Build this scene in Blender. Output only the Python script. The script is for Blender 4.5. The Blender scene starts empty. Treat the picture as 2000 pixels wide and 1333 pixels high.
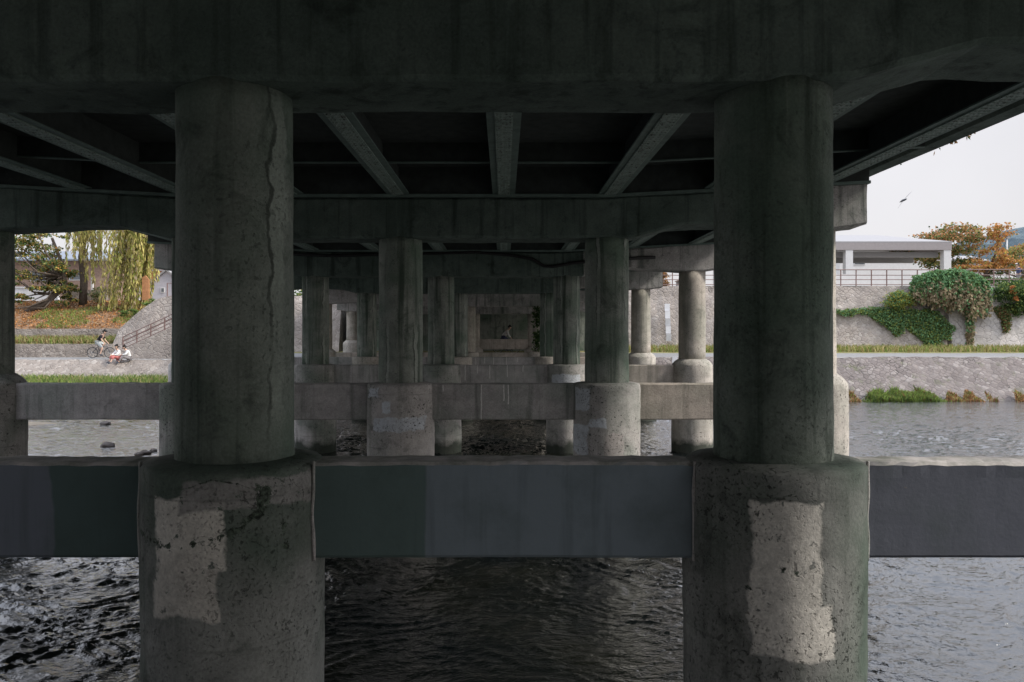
import bpy, bmesh, math, random
import numpy as np
from mathutils import Vector, noise, Matrix
R = math.radians
random.seed(7); rng = np.random.default_rng(7)
SC = bpy.context.scene; COL = SC.collection

# ------------------------------------------------------------------ camera, sky, sun, exposure
CZ = 3.26                                   # camera height above the water
cd = bpy.data.cameras.new('camera'); cam = bpy.data.objects.new('camera', cd); COL.objects.link(cam)
cam.location = (0, 0, CZ); cam.rotation_euler = (R(90), 0, 0)
cd.sensor_width = 36; cd.lens = 28; cd.shift_x = 0.008; cd.shift_y = -0.00475
cd.clip_start = 0.1; cd.clip_end = 6000
SC.camera = cam
SUN_EL, SUN_AZ = 38, 103                    # azimuth from +Y towards +X (sun on the right, behind the camera)
w = bpy.data.worlds.new('World'); SC.world = w; w.use_nodes = True
nt = w.node_tree; nt.nodes.clear()
sky = nt.nodes.new('ShaderNodeTexSky'); sky.sky_type = 'NISHITA'; sky.sun_disc = False
sky.sun_elevation = R(SUN_EL); sky.sun_rotation = R(SUN_AZ); sky.air_density = 1.0; sky.dust_density = 4.0; sky.ozone_density = 1.0
hz = nt.nodes.new('ShaderNodeMix'); hz.data_type = 'RGBA'
hz.inputs[0].default_value = 0.9                                                        # cloud veil, brighter overhead as overcast skies are
tc = nt.nodes.new('ShaderNodeTexCoord'); sp_ = nt.nodes.new('ShaderNodeSeparateXYZ'); vr = nt.nodes.new('ShaderNodeValToRGB')
vr.color_ramp.elements[0].position = .0; vr.color_ramp.elements[0].color = (.285, .278, .284, 1)
vr.color_ramp.elements[1].position = 1.0; vr.color_ramp.elements[1].color = (.70, .78, .94, 1)
e_ = vr.color_ramp.elements.new(.26); e_.color = (.305, .299, .309, 1)
e_ = vr.color_ramp.elements.new(.5); e_.color = (.56, .58, .65, 1)
vs_ = nt.nodes.new('ShaderNodeVectorMath'); vs_.operation = 'SCALE'; vs_.inputs[3].default_value = 15.0
nt.links.new(tc.outputs['Generated'], sp_.inputs[0]); nt.links.new(sp_.outputs[2], vr.inputs[0]); nt.links.new(vr.outputs[0], vs_.inputs[0]); cn = nt.nodes.new('ShaderNodeTexNoise'); cn.inputs['Scale'].default_value = 2.6; cn.inputs['Detail'].default_value = 5
cm = nt.nodes.new('ShaderNodeMapRange'); cm.inputs[1].default_value = .3; cm.inputs[2].default_value = .7; cm.inputs[3].default_value = .93; cm.inputs[4].default_value = 1.07
cx_ = nt.nodes.new('ShaderNodeVectorMath'); cx_.operation = 'SCALE'      # faint cloud structure
nt.links.new(tc.outputs['Generated'], cn.inputs['Vector']); nt.links.new(cn.outputs['Fac'], cm.inputs[0]); nt.links.new(cm.outputs[0], cx_.inputs[3])
nt.links.new(vs_.outputs[0], cx_.inputs[0]); nt.links.new(cx_.outputs[0], hz.inputs[7])
bg = nt.nodes.new('ShaderNodeBackground'); bg.inputs[1].default_value = 0.1
ow = nt.nodes.new('ShaderNodeOutputWorld')
nt.links.new(sky.outputs[0], hz.inputs[6]); nt.links.new(hz.outputs[2], bg.inputs[0]); nt.links.new(bg.outputs[0], ow.inputs[0])
sl = bpy.data.lights.new('sun', 'SUN'); sl.energy = 2.0; sl.angle = R(10); sl.color = (1, .94, .86)
so = bpy.data.objects.new('sun', sl); COL.objects.link(so)
sd = Vector((math.sin(R(SUN_AZ)) * math.cos(R(SUN_EL)), math.cos(R(SUN_AZ)) * math.cos(R(SUN_EL)), math.sin(R(SUN_EL))))
so.rotation_euler = sd.to_track_quat('Z', 'Y').to_euler(); so.location = (30, -20, 40)
SC.view_settings.view_transform = 'Standard'; SC.view_settings.look = 'None'
SC.view_settings.exposure = 0.95; SC.view_settings.gamma = 1
SC.cycles.use_denoising = True; SC.cycles.max_bounces = 8; SC.cycles.diffuse_bounces = 7
SC.cycles.sample_clamp_indirect = 4

def at(px, py, Y):                          # measured photo pixel (2000 wide) -> metres at depth Y
    return Vector(((px - 984) * Y / 1556, Y, CZ - (py - 657) * Y / 1556))

# ------------------------------------------------------------------ node helper
class G:
    def __init__(s, name):
        s.m = bpy.data.materials.new(name); s.m.use_nodes = True; s.t = s.m.node_tree
        s.t.nodes.clear(); s.o = s.n('ShaderNodeOutputMaterial')
    def n(s, t, **k):
        x = s.t.nodes.new(t)
        for a, b in k.items(): setattr(x, a, b)
        return x
    def L(s, a, b):
        if hasattr(a, 'links'): s.t.links.new(a, b)
        elif isinstance(a, (tuple, list)) and len(a) == 3 and b.type == 'RGBA': b.default_value = (*a, 1)
        else: b.default_value = a
    def obj(s, rand=0.0):
        c = s.n('ShaderNodeTexCoord').outputs['Object']
        if rand:
            r = s.n('ShaderNodeObjectInfo').outputs['Random']
            v = s.n('ShaderNodeCombineXYZ'); k = s.m_('MULTIPLY', r, rand)
            for i in range(3): s.L(k, v.inputs[i])
            a = s.n('ShaderNodeVectorMath', operation='ADD'); s.L(c, a.inputs[0]); s.L(v.outputs[0], a.inputs[1]); c = a.outputs[0]
        return c
    def map(s, v, scale=(1, 1, 1), rot=(0, 0, 0), loc=(0, 0, 0)):
        x = s.n('ShaderNodeMapping'); s.L(v, x.inputs[0]); x.inputs[1].default_value = loc; x.inputs[2].default_value = rot; x.inputs[3].default_value = scale
        return x.outputs[0]
    def noise(s, v, scale, det=4, ro=.55, dist=0):
        x = s.n('ShaderNodeTexNoise'); s.L(v, x.inputs['Vector']); x.inputs['Scale'].default_value = scale
        x.inputs['Detail'].default_value = det; x.inputs['Roughness'].default_value = ro; x.inputs['Distortion'].default_value = dist
        return x.outputs['Fac']
    def vor(s, v, scale, feat='F1', rnd=1.0):
        x = s.n('ShaderNodeTexVoronoi', feature=feat); s.L(v, x.inputs['Vector']); x.inputs['Scale'].default_value = scale
        x.inputs['Randomness'].default_value = rnd
        return x
    def m_(s, op, a, b=0.0, c=0.0, clamp=False):
        x = s.n('ShaderNodeMath', operation=op, use_clamp=clamp); s.L(a, x.inputs[0]); s.L(b, x.inputs[1]); s.L(c, x.inputs[2]); return x.outputs[0]
    def rng(s, a, lo, hi, to0=0., to1=1.):
        x = s.n('ShaderNodeMapRange', clamp=True); s.L(a, x.inputs[0])
        for i, q in enumerate((lo, hi, to0, to1)): x.inputs[i + 1].default_value = q
        return x.outputs[0]
    def mix(s, f, a, b, mode='MIX'):
        x = s.n('ShaderNodeMix', data_type='RGBA', blend_type=mode); s.L(f, x.inputs[0]); s.L(a, x.inputs[6]); s.L(b, x.inputs[7]); return x.outputs[2]
    def sep(s, v):
        x = s.n('ShaderNodeSeparateXYZ'); s.L(v, x.inputs[0]); return x.outputs
    def bump(s, h, strength=.5, dist=.02, nrm=None):
        x = s.n('ShaderNodeBump'); s.L(h, x.inputs['Height']); x.inputs['Strength'].default_value = strength; x.inputs['Distance'].default_value = dist
        if nrm is not None: s.L(nrm, x.inputs['Normal'])
        return x.outputs[0]
    def bsdf(s, col, rough=.8, nrm=None, spec=.3, metal=0, **k):
        x = s.n('ShaderNodeBsdfPrincipled'); s.L(col, x.inputs['Base Color']); s.L(rough, x.inputs['Roughness'])
        x.inputs['Specular IOR Level'].default_value = spec; x.inputs['Metallic'].default_value = metal
        if nrm is not None: s.L(nrm, x.inputs['Normal'])
        s.t.links.new(x.outputs[0], s.o.inputs[0]); return s.m

def concrete(name, base=(.30, .285, .27), green=(.10, .125, .105), moss=.5, streak=.6, pits=.5, patches=(), wet=0.0, grime=.5, board=0.0, scars=(), drips=(), seams=()):
    g = G(name); raw = g.obj(); v = g.obj(40.0); xyz = g.sep(raw)
    big = g.noise(v, .9, 3); mid = g.noise(v, 5, 8, .65); fine = g.noise(v, 48, 3, .7)
    c = g.mix(g.rng(mid, .3, .7), tuple(q * .74 for q in base), tuple(min(q * 1.14, .9) for q in base))
    c = g.mix(g.m_('MULTIPLY', g.rng(big, .42, .62), moss), c, green)  # moss patches; their green also holds the tint of the shadows
    st = g.noise(g.map(v, (5.5, 5.5, .28)), 1, 5, .6, .3)
    c = g.mix(g.m_('MULTIPLY', g.rng(st, .52, .68), streak), c, tuple(q * .42 for q in green))
    st2 = g.noise(g.map(v, (9, 9, .35), loc=(7, 3, 1)), 1, 4, .6)
    c = g.mix(g.m_('MULTIPLY', g.rng(st2, .64, .74), .35 * streak), c, tuple(min(.75, q * 1.6) for q in base))
    if grime:                                       # soot and black algae patches
        gr = g.noise(v, 2.4, 9, .72, .6)
        c = g.mix(g.m_('MULTIPLY', g.rng(gr, .54, .66), grime), c, tuple(q * .34 for q in green))
    bare = None
    for (cx, cz, hw, hh, pc) in patches:            # old paint / render patches, real marks on the shafts
        dn = g.m_('MULTIPLY', g.m_('SUBTRACT', g.noise(raw, 3.8, 6, .55), .5), .20)
        dx = g.m_('SUBTRACT', g.m_('ABSOLUTE', g.m_('SUBTRACT', xyz[0], cx)), hw)
        dz = g.m_('SUBTRACT', g.m_('ABSOLUTE', g.m_('SUBTRACT', xyz[2], cz)), hh)
        d = g.m_('ADD', g.m_('MAXIMUM', dx, dz), dn)
        front = g.m_('LESS_THAN', xyz[1], 0.0)
        k = g.m_('MULTIPLY', g.rng(d, .008, -.014, 0, .88), front)
        pn = g.noise(raw, 9, 7, .7)
        pcol = g.mix(g.m_('MULTIPLY', g.rng(pn, .45, .72), .7), pc, tuple(q * .55 for q in pc))
        hole = g.rng(g.noise(raw, 11, 6, .7, .4), .60, .64)
        k = g.m_('MULTIPLY', k, g.m_('SUBTRACT', 1.0, hole))
        c = g.mix(k, c, pcol)
    for (x0, z0, x1, z1, wd, *fine_) in scars:              # crumbled, blackened edges where render has fallen off
        ex, ez = x1 - x0, z1 - z0; l2 = ex * ex + ez * ez
        ax = g.m_('SUBTRACT', xyz[0], x0); az = g.m_('SUBTRACT', xyz[2], z0)
        t = g.m_('DIVIDE', g.m_('ADD', g.m_('MULTIPLY', ax, ex), g.m_('MULTIPLY', az, ez)), l2, clamp=True)
        qx = g.m_('SUBTRACT', ax, g.m_('MULTIPLY', t, ex)); qz = g.m_('SUBTRACT', az, g.m_('MULTIPLY', t, ez))
        dd = g.m_('SQRT', g.m_('ADD', g.m_('MULTIPLY', qx, qx), g.m_('MULTIPLY', qz, qz)))
        dd = g.m_('ADD', dd, g.m_('MULTIPLY', g.m_('SUBTRACT', g.noise(raw, 14, 7, .75, .5), .5), .05 if fine_ else .26))
        k = g.m_('MULTIPLY', g.rng(dd, wd, wd - (.006 if fine_ else .012)), g.m_('LESS_THAN', xyz[1], 0.0))
        c = g.mix(k, c, g.mix(g.rng(g.noise(raw, 30, 4, .7), .4, .6), (.02, .026, .02), (.10, .13, .10)))
    for (x0, wd) in seams:                          # formwork seam with render flaking along it
        wx = g.m_('ADD', g.m_('SUBTRACT', xyz[0], x0), g.m_('MULTIPLY', g.m_('SUBTRACT', g.noise(v, 2.2, 6, .6), .5), .14))
        k1 = g.m_('MULTIPLY', g.rng(wx, 0, .01), g.rng(wx, .06, .05)); k2 = g.rng(g.m_('ABSOLUTE', wx), wd, wd * .4)
        act = g.m_('MULTIPLY', g.rng(g.noise(g.map(v, (.6, .6, .7)), 1, 2), .42, .52), g.m_('LESS_THAN', xyz[1], 0.0))
        c = g.mix(g.m_('MULTIPLY', g.m_('MULTIPLY', k1, act), .6), c, tuple(min(.8, q * 1.5) for q in base))
        c = g.mix(g.m_('MULTIPLY', g.m_('MULTIPLY', k2, act), .75), c, (.03, .036, .03))
    for (x0, z0, z1) in drips:                      # white lime drips
        dx = g.m_('ABSOLUTE', g.m_('ADD', g.m_('SUBTRACT', xyz[0], x0), g.m_('MULTIPLY', g.m_('SUBTRACT', g.noise(raw, 6, 2), .5), .03)))
        k = g.m_('MULTIPLY', g.rng(dx, .012, .006), g.m_('MULTIPLY', g.m_('GREATER_THAN', xyz[2], z0), g.m_('LESS_THAN', xyz[2], z1)))
        c = g.mix(k, c, (.70, .69, .66))
    if pits:
        pt = g.m_('MAXIMUM', g.rng(g.noise(v, 26, 3, .6, .2), .60, .66), g.m_('MULTIPLY', g.rng(g.noise(v, 62, 2, .6), .60, .68), .6))
        reg = g.rng(g.noise(v, 1.7, 3), .38, .56)
        pm = g.m_('MULTIPLY', g.m_('MULTIPLY', pt, reg), pits)
        c = g.mix(pm, c, (.02, .025, .022))
    else: pm = 0.0
    sp = g.rng(fine, .35, .68, .82, 1.12)
    x = g.n('ShaderNodeMix', data_type='RGBA', blend_type='MULTIPLY'); x.inputs[0].default_value = 1
    cc = g.n('ShaderNodeCombineXYZ')
    for i in range(3): g.L(sp, cc.inputs[i])
    g.L(c, x.inputs[6]); g.L(cc.outputs[0], x.inputs[7]); c = x.outputs[2]
    if wet:                                         # tide mark of algae above the water line
        wl = g.m_('ADD', xyz[2], g.m_('MULTIPLY', g.noise(v, 3, 5), .5))
        c = g.mix(g.m_('MULTIPLY', g.rng(wl, .62, .42), wet), c, (.022, .032, .022))
    if board:                                       # formwork joints
        wv = g.m_('ABSOLUTE', g.m_('SUBTRACT', g.m_('FRACT', g.m_('MULTIPLY', xyz[2], 1.1)), .5))
        c = g.mix(g.m_('MULTIPLY', g.m_('MULTIPLY', g.rng(wv, .012, .004), g.rng(g.noise(v, 3, 4), .42, .6)), board), c, (.06, .065, .06))
    h = g.m_('ADD', g.m_('MULTIPLY', mid, .6), g.m_('SUBTRACT', g.m_('MULTIPLY', fine, .25), g.m_('MULTIPLY', pm, 1.2)))
    return g.bsdf(c, .86, g.bump(h, .7, .02), .25)

def painted(name, a, b, xb, flip=False, streak=.25):     # painted tie beam, colour a left of xb, b right of it
    g = G(name); raw = g.obj(); v = g.obj(30.0); xyz = g.sep(raw)
    edge = g.m_('ADD', xyz[0], g.m_('MULTIPLY', g.m_('SUBTRACT', g.noise(raw, 2.2, 2), .5), .16 if flip else .03))
    c = g.mix(g.rng(edge, xb - .008, xb + .008), a, b)
    n = g.noise(v, 3, 6, .6)
    c = g.mix(g.m_('MULTIPLY', g.rng(n, .48, .72), .32), c, (.05, .075, .062))
    st = g.noise(g.map(v, (7, 7, .5)), 1, 4, .6)
    c = g.mix(g.m_('MULTIPLY', g.rng(st, .58, .72), streak), c, (.035, .05, .045))
    ch = g.rng(g.noise(v, 7, 6, .75, .5), .70, .73)
    c = g.mix(g.m_('MULTIPLY', ch, .7), c, (.20, .18, .16))
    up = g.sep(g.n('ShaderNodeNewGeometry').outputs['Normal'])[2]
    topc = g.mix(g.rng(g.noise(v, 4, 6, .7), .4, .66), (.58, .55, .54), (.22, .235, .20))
    c = g.mix(g.rng(up, .5, .7), c, topc)  # upward faces painted paler, with the skylight in their colour
    f = g.noise(v, 40, 4, .7)
    return g.bsdf(c, .7, g.bump(g.m_('ADD', n, g.m_('MULTIPLY', f, .3)), .4, .012), .3)

def plain(name, col, rough=.7, metal=0, var=.25, spec=.3):
    g = G(name); v = g.obj(20.0)
    n = g.noise(v, 6, 5, .6)
    c = g.mix(g.rng(n, .3, .7), tuple(q * (1 - var) for q in col), tuple(min(.95, q * (1 + var)) for q in col))
    return g.bsdf(c, rough, g.bump(g.noise(v, 30, 3), .15, .01), spec, metal)

def stones(name, cols, mortar, scale=2.6, rot=45, rough=.9, edge=.05, moss=None):
    g = G(name); raw = g.obj(); xyz = g.sep(raw)
    cv = g.n('ShaderNodeCombineXYZ'); g.L(xyz[0], cv.inputs[0]); g.L(g.m_('ADD', xyz[2], g.m_('MULTIPLY', xyz[1], .35)), cv.inputs[1])
    dd = g.n('ShaderNodeVectorMath', operation='ADD'); g.L(cv.outputs[0], dd.inputs[0])
    nn = g.n('ShaderNodeTexNoise'); g.L(raw, nn.inputs['Vector']); nn.inputs['Scale'].default_value = 2.2
    sc2 = g.n('ShaderNodeVectorMath', operation='SCALE'); g.L(nn.outputs['Color'], sc2.inputs[0]); sc2.inputs[3].default_value = .22
    g.L(sc2.outputs[0], dd.inputs[1])
    v = g.map(dd.outputs[0], (1, 1.15, 0), rot=(0, 0, R(rot)))
    vo = g.vor(v, scale, 'F1', .62); ve = g.vor(v, scale, 'DISTANCE_TO_EDGE', .62)
    hs = g.sep(vo.outputs['Color'])
    c = g.mix(g.rng(hs[0], 0, 1), cols[0], cols[1])
    c = g.mix(g.rng(hs[1], .6, 1.0), c, cols[2])
    big = g.noise(raw, .35, 5, .6)
    c = g.mix(g.m_('MULTIPLY', g.rng(big, .42, .62), .6), c, tuple(q * .58 for q in cols[0]))
    c = g.mix(g.m_('MULTIPLY', g.rng(g.noise(g.map(raw, (2.2, 2.2, .5)), 1, 5, .6), .55, .7), .4), c, tuple(q * .55 for q in cols[1]))
    n = g.noise(raw, 8, 7, .7)
    c = g.mix(g.m_('MULTIPLY', g.rng(n, .4, .7), .4), c, tuple(q * .5 for q in cols[0]))
    m = g.rng(ve.outputs['Distance'], edge, edge * .3)
    c = g.mix(m, c, g.mix(g.rng(g.noise(raw, .8, 3), .45, .6), mortar, tuple(q * .35 for q in mortar)))
    if moss:
        c = g.mix(g.m_('MULTIPLY', g.rng(g.noise(raw, 1.1, 7, .7), .55, .68), .7), c, moss)
    h = g.m_('ADD', g.rng(ve.outputs['Distance'], 0, edge * 3), g.m_('MULTIPLY', n, .7))
    return g.bsdf(c, rough, g.bump(h, .55, .05), .2)

def ground_mat(name, a, b, c3, sc=1.5, bump=.05):
    g = G(name); v = g.obj()
    n = g.noise(v, sc, 8, .7); n2 = g.noise(v, sc * 7, 5, .7)
    c = g.mix(g.rng(n, .38, .62), a, b); c = g.mix(g.rng(n2, .55, .7), c, c3)
    return g.bsdf(c, .95, g.bump(n2, .8, bump), .1)

def leaf_mat(name, col, var=.35):
    g = G(name); r = g.n('ShaderNodeNewGeometry').outputs['Random Per Island']
    c = g.mix(r, tuple(q * (1 - var) for q in col), tuple(q * (1 + var) for q in col))
    d = g.n('ShaderNodeBsdfDiffuse'); t = g.n('ShaderNodeBsdfTranslucent'); mx = g.n('ShaderNodeMixShader')
    g.L(c, d.inputs[0]); g.L(c, t.inputs[0]); mx.inputs[0].default_value = .35
    g.L(d.outputs[0], mx.inputs[1]); g.L(t.outputs[0], mx.inputs[2]); g.L(mx.outputs[0], g.o.inputs[0])
    return g.m

# ------------------------------------------------------------------ mesh helpers
def tag(o, label=None, cat=None, group=None, kind=None):
    if label: o['label'] = label
    if cat: o['category'] = cat
    if group: o['group'] = group
    if kind: o['kind'] = kind
    return o
def empty(name, loc, label, cat, group=None):
    o = bpy.data.objects.new(name, None); COL.objects.link(o); o.location = loc; o.empty_display_size = .3
    return tag(o, label, cat, group)
class MB:
    def __init__(s): s.v = []; s.f = []; s.mi = []
    def add(s, vs, fs, mi=0):
        b = len(s.v); s.v += [tuple(q) for q in vs]; s.f += [tuple(i + b for i in f) for f in fs]; s.mi += [mi] * len(fs)
    def box(s, x0, x1, y0, y1, z0, z1, mi=0):
        s.add([(x0, y0, z0), (x1, y0, z0), (x1, y1, z0), (x0, y1, z0), (x0, y0, z1), (x1, y0, z1), (x1, y1, z1), (x0, y1, z1)],
              [(0, 3, 2, 1), (4, 5, 6, 7), (0, 1, 5, 4), (1, 2, 6, 5), (2, 3, 7, 6), (3, 0, 4, 7)], mi)
    def tube(s, pts, r, n=8, mi=0, closed=False):
        pts = [Vector(p) for p in pts]; rs = r if isinstance(r, (list, tuple)) else [r] * len(pts)
        rings = []; m = len(pts)
        up = None
        for i, p in enumerate(pts):
            a = pts[(i - 1) % m] if (closed or i) else p; b = pts[(i + 1) % m] if (closed or i < m - 1) else p
            d = (b - a).normalized()
            if up is None: up = Vector((0, 0, 1)) if abs(d.z) < .9 else Vector((1, 0, 0))
            u = d.cross(up).normalized(); w_ = u.cross(d).normalized(); up = w_
            rings.append([p + (u * math.cos(t) + w_ * math.sin(t)) * rs[i] for t in [2 * math.pi * k / n for k in range(n)]])
        vs = [q for rg in rings for q in rg]; fs = []
        for i in range(m if closed else m - 1):
            j = (i + 1) % m
            for k in range(n):
                fs.append((i * n + k, i * n + (k + 1) % n, j * n + (k + 1) % n, j * n + k))
        if not closed: fs += [tuple(range(n))[::-1], tuple((m - 1) * n + k for k in range(n))]
        s.add(vs, fs, mi)
    def loft(s, rings, mi=0, cap=True):
        n = len(rings[0]); vs = [q for rg in rings for q in rg]; fs = []
        for i in range(len(rings) - 1):
            for k in range(n):
                fs.append((i * n + k, (i + 1) * n + k, (i + 1) * n + (k + 1) % n, i * n + (k + 1) % n))
        if cap: fs += [tuple(range(n)), tuple((len(rings) - 1) * n + k for k in range(n))[::-1]]
        s.add(vs, fs, mi)
    def prism(s, poly, y0, y1, mi=0):      # outline in x,z extruded along y
        n = len(poly); vs = [(x, y0, z) for x, z in poly] + [(x, y1, z) for x, z in poly]
        s.add(vs, [tuple(range(n)), tuple(range(2 * n - 1, n - 1, -1))] + [(i, i + n, (i + 1) % n + n, (i + 1) % n) for i in range(n)], mi)
    def build(s, name, mats, parent=None, loc=(0, 0, 0), smooth=False):
        me = bpy.data.meshes.new(name); me.from_pydata(s.v, [], s.f)
        ml = mats if isinstance(mats, list) else [mats]
        for m in ml: me.materials.append(m)
        if len(ml) > 1: me.polygons.foreach_set('material_index', s.mi)
        if smooth: me.polygons.foreach_set('use_smooth', [True] * len(s.f))
        bm = bmesh.new(); bm.from_mesh(me); bmesh.ops.recalc_face_normals(bm, faces=bm.faces); bm.to_mesh(me); bm.free()
        me.update(); o = bpy.data.objects.new(name, me); COL.objects.link(o); o.location = loc
        if parent: o.parent = parent
        return o
def lerp_(a, b, t): return a + (b - a) * t
def wob(p, s, a, seed=0):                   # small surface irregularity
    q = Vector(p) * s + Vector((seed * 3.1, seed * 1.7, seed))
    n = noise.noise_vector(q) * a
    return Vector(p) + n

# ------------------------------------------------------------------ materials
M = {}
M['cap'] = concrete('shade_dark_concrete', (.12, .155, .135), (.045, .07, .056), .55, .75, .2, grime=.6)  # darkened so that the colour carries the shade under the deck
M['cap_lit'] = concrete('lit_cap_concrete', (.42, .40, .38), (.10, .14, .11), .5, .7, .6, grime=.5)  # brighter copy of the cap concrete with daylight put into the colour
M['column_lit'] = concrete('warm_lit_column_concrete', (.50, .45, .39), (.17, .20, .15), .4, .45, .6, grime=.35)  # warm light put into the colour of outer and far columns
M['shaft_lit'] = concrete('warm_lit_shaft_concrete', (.52, .475, .42), (.17, .20, .15), .35, .3, .9, wet=.9, grime=.35)  # lighter shaft copy, the light on it worked into its tone
M['tie_lit'] = concrete('warm_lit_tie_concrete', (.50, .44, .385), (.22, .24, .19), .35, .45, .2, grime=.25)  # tie beam copy whose tan colour holds warm light
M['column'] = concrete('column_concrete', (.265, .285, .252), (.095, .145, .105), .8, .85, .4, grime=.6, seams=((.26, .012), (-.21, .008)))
M['column_near'] = concrete('shade_dark_near_column', (.185, .212, .185), (.075, .115, .085), .8, .8, .35, grime=.6, seams=((.30, .010),))  # nearest columns toned down in colour to stand for shade
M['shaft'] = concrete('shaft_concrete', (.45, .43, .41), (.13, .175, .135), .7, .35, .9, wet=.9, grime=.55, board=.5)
cream = (.70, .67, .61)
M['shaftL'] = concrete('patched_shaft_concrete', (.235, .245, .23), (.07, .10, .078), .9, .4, .6,
    [(-.10, 2.07, .23, .215, cream), (-.12, 1.76, .205, .2, tuple(q * .8 for q in cream)), (.22, 2.3, .35, .09, (.29, .285, .275))], scars=[(.33, 2.32, .31, 2.18, .035), (.31, 2.18, .16, 2.07, .03), (.16, 2.07, -.05, 2.02, .012), (-.2, 1.99, -.50, 2.03, .012), (.42, 2.2, .45, 1.9, .0), (-0.46, 2.44, -0.42, 2.36, .006, 1), (-0.42, 2.36, -0.27, 2.32, .006, 1), (-0.27, 2.32, -0.1, 2.345, .006, 1), (-0.1, 2.345, 0.05, 2.4, .006, 1), (0.05, 2.4, 0.2, 2.37, .006, 1), (0.2, 2.37, 0.3, 2.32, .006, 1)], wet=.9, grime=.65, board=.4)
M['shaftR'] = concrete('patched_pitted_concrete', (.235, .24, .225), (.07, .10, .078), .9, .4, .75,
    [(-.095, 1.82, .205, .44, cream), (-.06, 1.49, .24, .16, tuple(q * .95 for q in cream))], scars=[(-.13, 2.08, -.12, 2.04, .0), (-.12, 1.86, -.02, 1.84, .0), (-.38, 1.75, -.30, 1.72, .0), (.0, 2.07, .08, 2.03, -.015), (-0.36, 2.47, -0.34, 2.36, .006, 1), (-0.34, 2.36, -0.26, 2.28, .006, 1), (-0.26, 2.28, -0.15, 2.29, .006, 1), (-0.15, 2.29, -0.02, 2.33, .006, 1)], wet=.9, grime=.55, board=.4)
bluep = (.60, .64, .68)
M['shaft2L'] = concrete('blue_patched_concrete', (.46, .435, .415), (.16, .205, .165), .5, .35, .9,
    [(-.18, 2.05, .08, .1, bluep), (.02, 1.77, .44, .12, bluep), (-.42, 2.3, .1, .08, bluep)], wet=.9, grime=.5, board=.3)
M['shaft2R'] = concrete('multi_patched_concrete', (.46, .435, .415), (.16, .205, .165), .45, .35, .9,
    [(-.47, 2.18, .13, .2, bluep), (-.23, 1.80, .13, .07, bluep), (-.50, 1.5, .13, .25, bluep), (.05, 1.4, .17, .22, (.40, .37, .35))], wet=.9, grime=.45, board=.3)
M['shaft3R'] = concrete('pale_patched_concrete', (.46, .435, .415), (.16, .205, .165), .4, .35, .8,
    [(-.05, 2.05, .4, .14, bluep)], wet=.9, grime=.45)
M['tie'] = concrete('tie_beam_concrete', (.48, .455, .445), (.21, .26, .22), .45, .55, .25, grime=.35)
M['tie2'] = concrete('dripped_tie_beam', (.42, .40, .39), (.19, .24, .20), .5, .55, .25, grime=.3, drips=[(-.39, 1.5, 2.42), (.0, 2.14, 2.42), (.08, 2.08, 2.42), (-1.05, 2.3, 2.42)])
M['tie3'] = concrete('lime_dripped_tie_beam', (.44, .42, .41), (.20, .25, .21), .4, .5, .2, grime=.25, drips=[(-1.1, 2.0, 2.43), (-1.35, 2.1, 2.43), (-.75, 2.2, 2.43), (-.4, 2.05, 2.43), (.1, 2.1, 2.43), (.55, 2.25, 2.43)])
M['tie_c'] = painted('teal_and_slate_paint', (.115, .165, .160), (.205, .25, .285), -.51)
M['tie_l'] = painted('slate_and_dark_teal_paint', (.165, .19, .23), (.085, .13, .128), .66, True)
M['tie_r'] = painted('slate_violet_paint', (.115, .125, .155), (.108, .115, .142), 0, streak=.05)
M['slab'] = plain('dark_deck_underside', (.05, .058, .054), .95)  # one dark tone for the slab underside and the steel webs
g = G('old_green_steel_paint'); v = g.obj(20.)
c = g.mix(g.rng(g.noise(v, 6, 7, .7), .4, .62), (.17, .225, .195), (.25, .31, .275))
c = g.mix(g.rng(g.noise(v, 16, 6, .75, .5), .55, .6), c, (.045, .042, .035))
M['steel'] = g.bsdf(c, .6, g.bump(g.noise(v, 20, 5), .4, .01), .4)
M['steel_dark'] = plain('dark_green_steel_paint', (.12, .165, .145), .65)
M['black'] = plain('black_rubber', (.015, .015, .015), .6)
M['stone'] = stones('pale_revetment_stone', [(.31, .268, .232), (.225, .192, .166), (.39, .35, .31)], (.275, .24, .208), 4.3)
M['stone_dark'] = stones('violet_grey_revetment_stone', [(.235, .202, .185), (.165, .14, .13), (.31, .277, .255)], (.19, .165, .15), 4.0, moss=(.11, .12, .065))
M['stone_wall'] = stones('battered_stone_wall', [(.42, .37, .33), (.335, .292, .262), (.50, .45, .405)], (.42, .372, .335), 3.6, edge=.04)
M['white_wall'] = stones('lime_washed_stone', [(.54, .50, .47), (.49, .455, .425), (.58, .54, .51)], (.45, .415, .385), 2.6, edge=.02)
M['path'] = plain('grey_path_asphalt', (.20, .195, .19), .9)
M['verge'] = ground_mat('dry_grass_ground', (.16, .155, .07), (.23, .21, .10), (.30, .27, .15), 2)
M['grassground'] = ground_mat('green_grass_ground', (.11, .16, .045), (.16, .20, .06), (.22, .22, .10), 1.5)
M['leaflitter'] = ground_mat('leaf_littered_earth', (.20, .125, .075), (.27, .165, .10), (.12, .085, .05), 1.4)
M['earth'] = ground_mat('pale_earth', (.30, .28, .25), (.36, .34, .30), (.24, .22, .19), .5)
M['sand'] = ground_mat('wet_sand', (.30, .25, .19), (.24, .20, .15), (.16, .13, .10), 1.2, .02)
M['white'] = plain('white_plaster', (.60, .59, .58), .8, var=.06)
M['fascia'] = plain('grey_pink_concrete_fascia', (.30, .272, .268), .8, var=.07)
M['pale'] = plain('pale_roof_sheet', (.29, .28, .28), .5, var=.05)
M['glass'] = plain('dim_window_glass', (.10, .11, .12), .15, spec=.6)
M['brownrail'] = plain('brown_rail_paint', (.20, .13, .115), .5)
M['orange'] = plain('orange_brown_board', (.42, .20, .09), .7)
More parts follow.
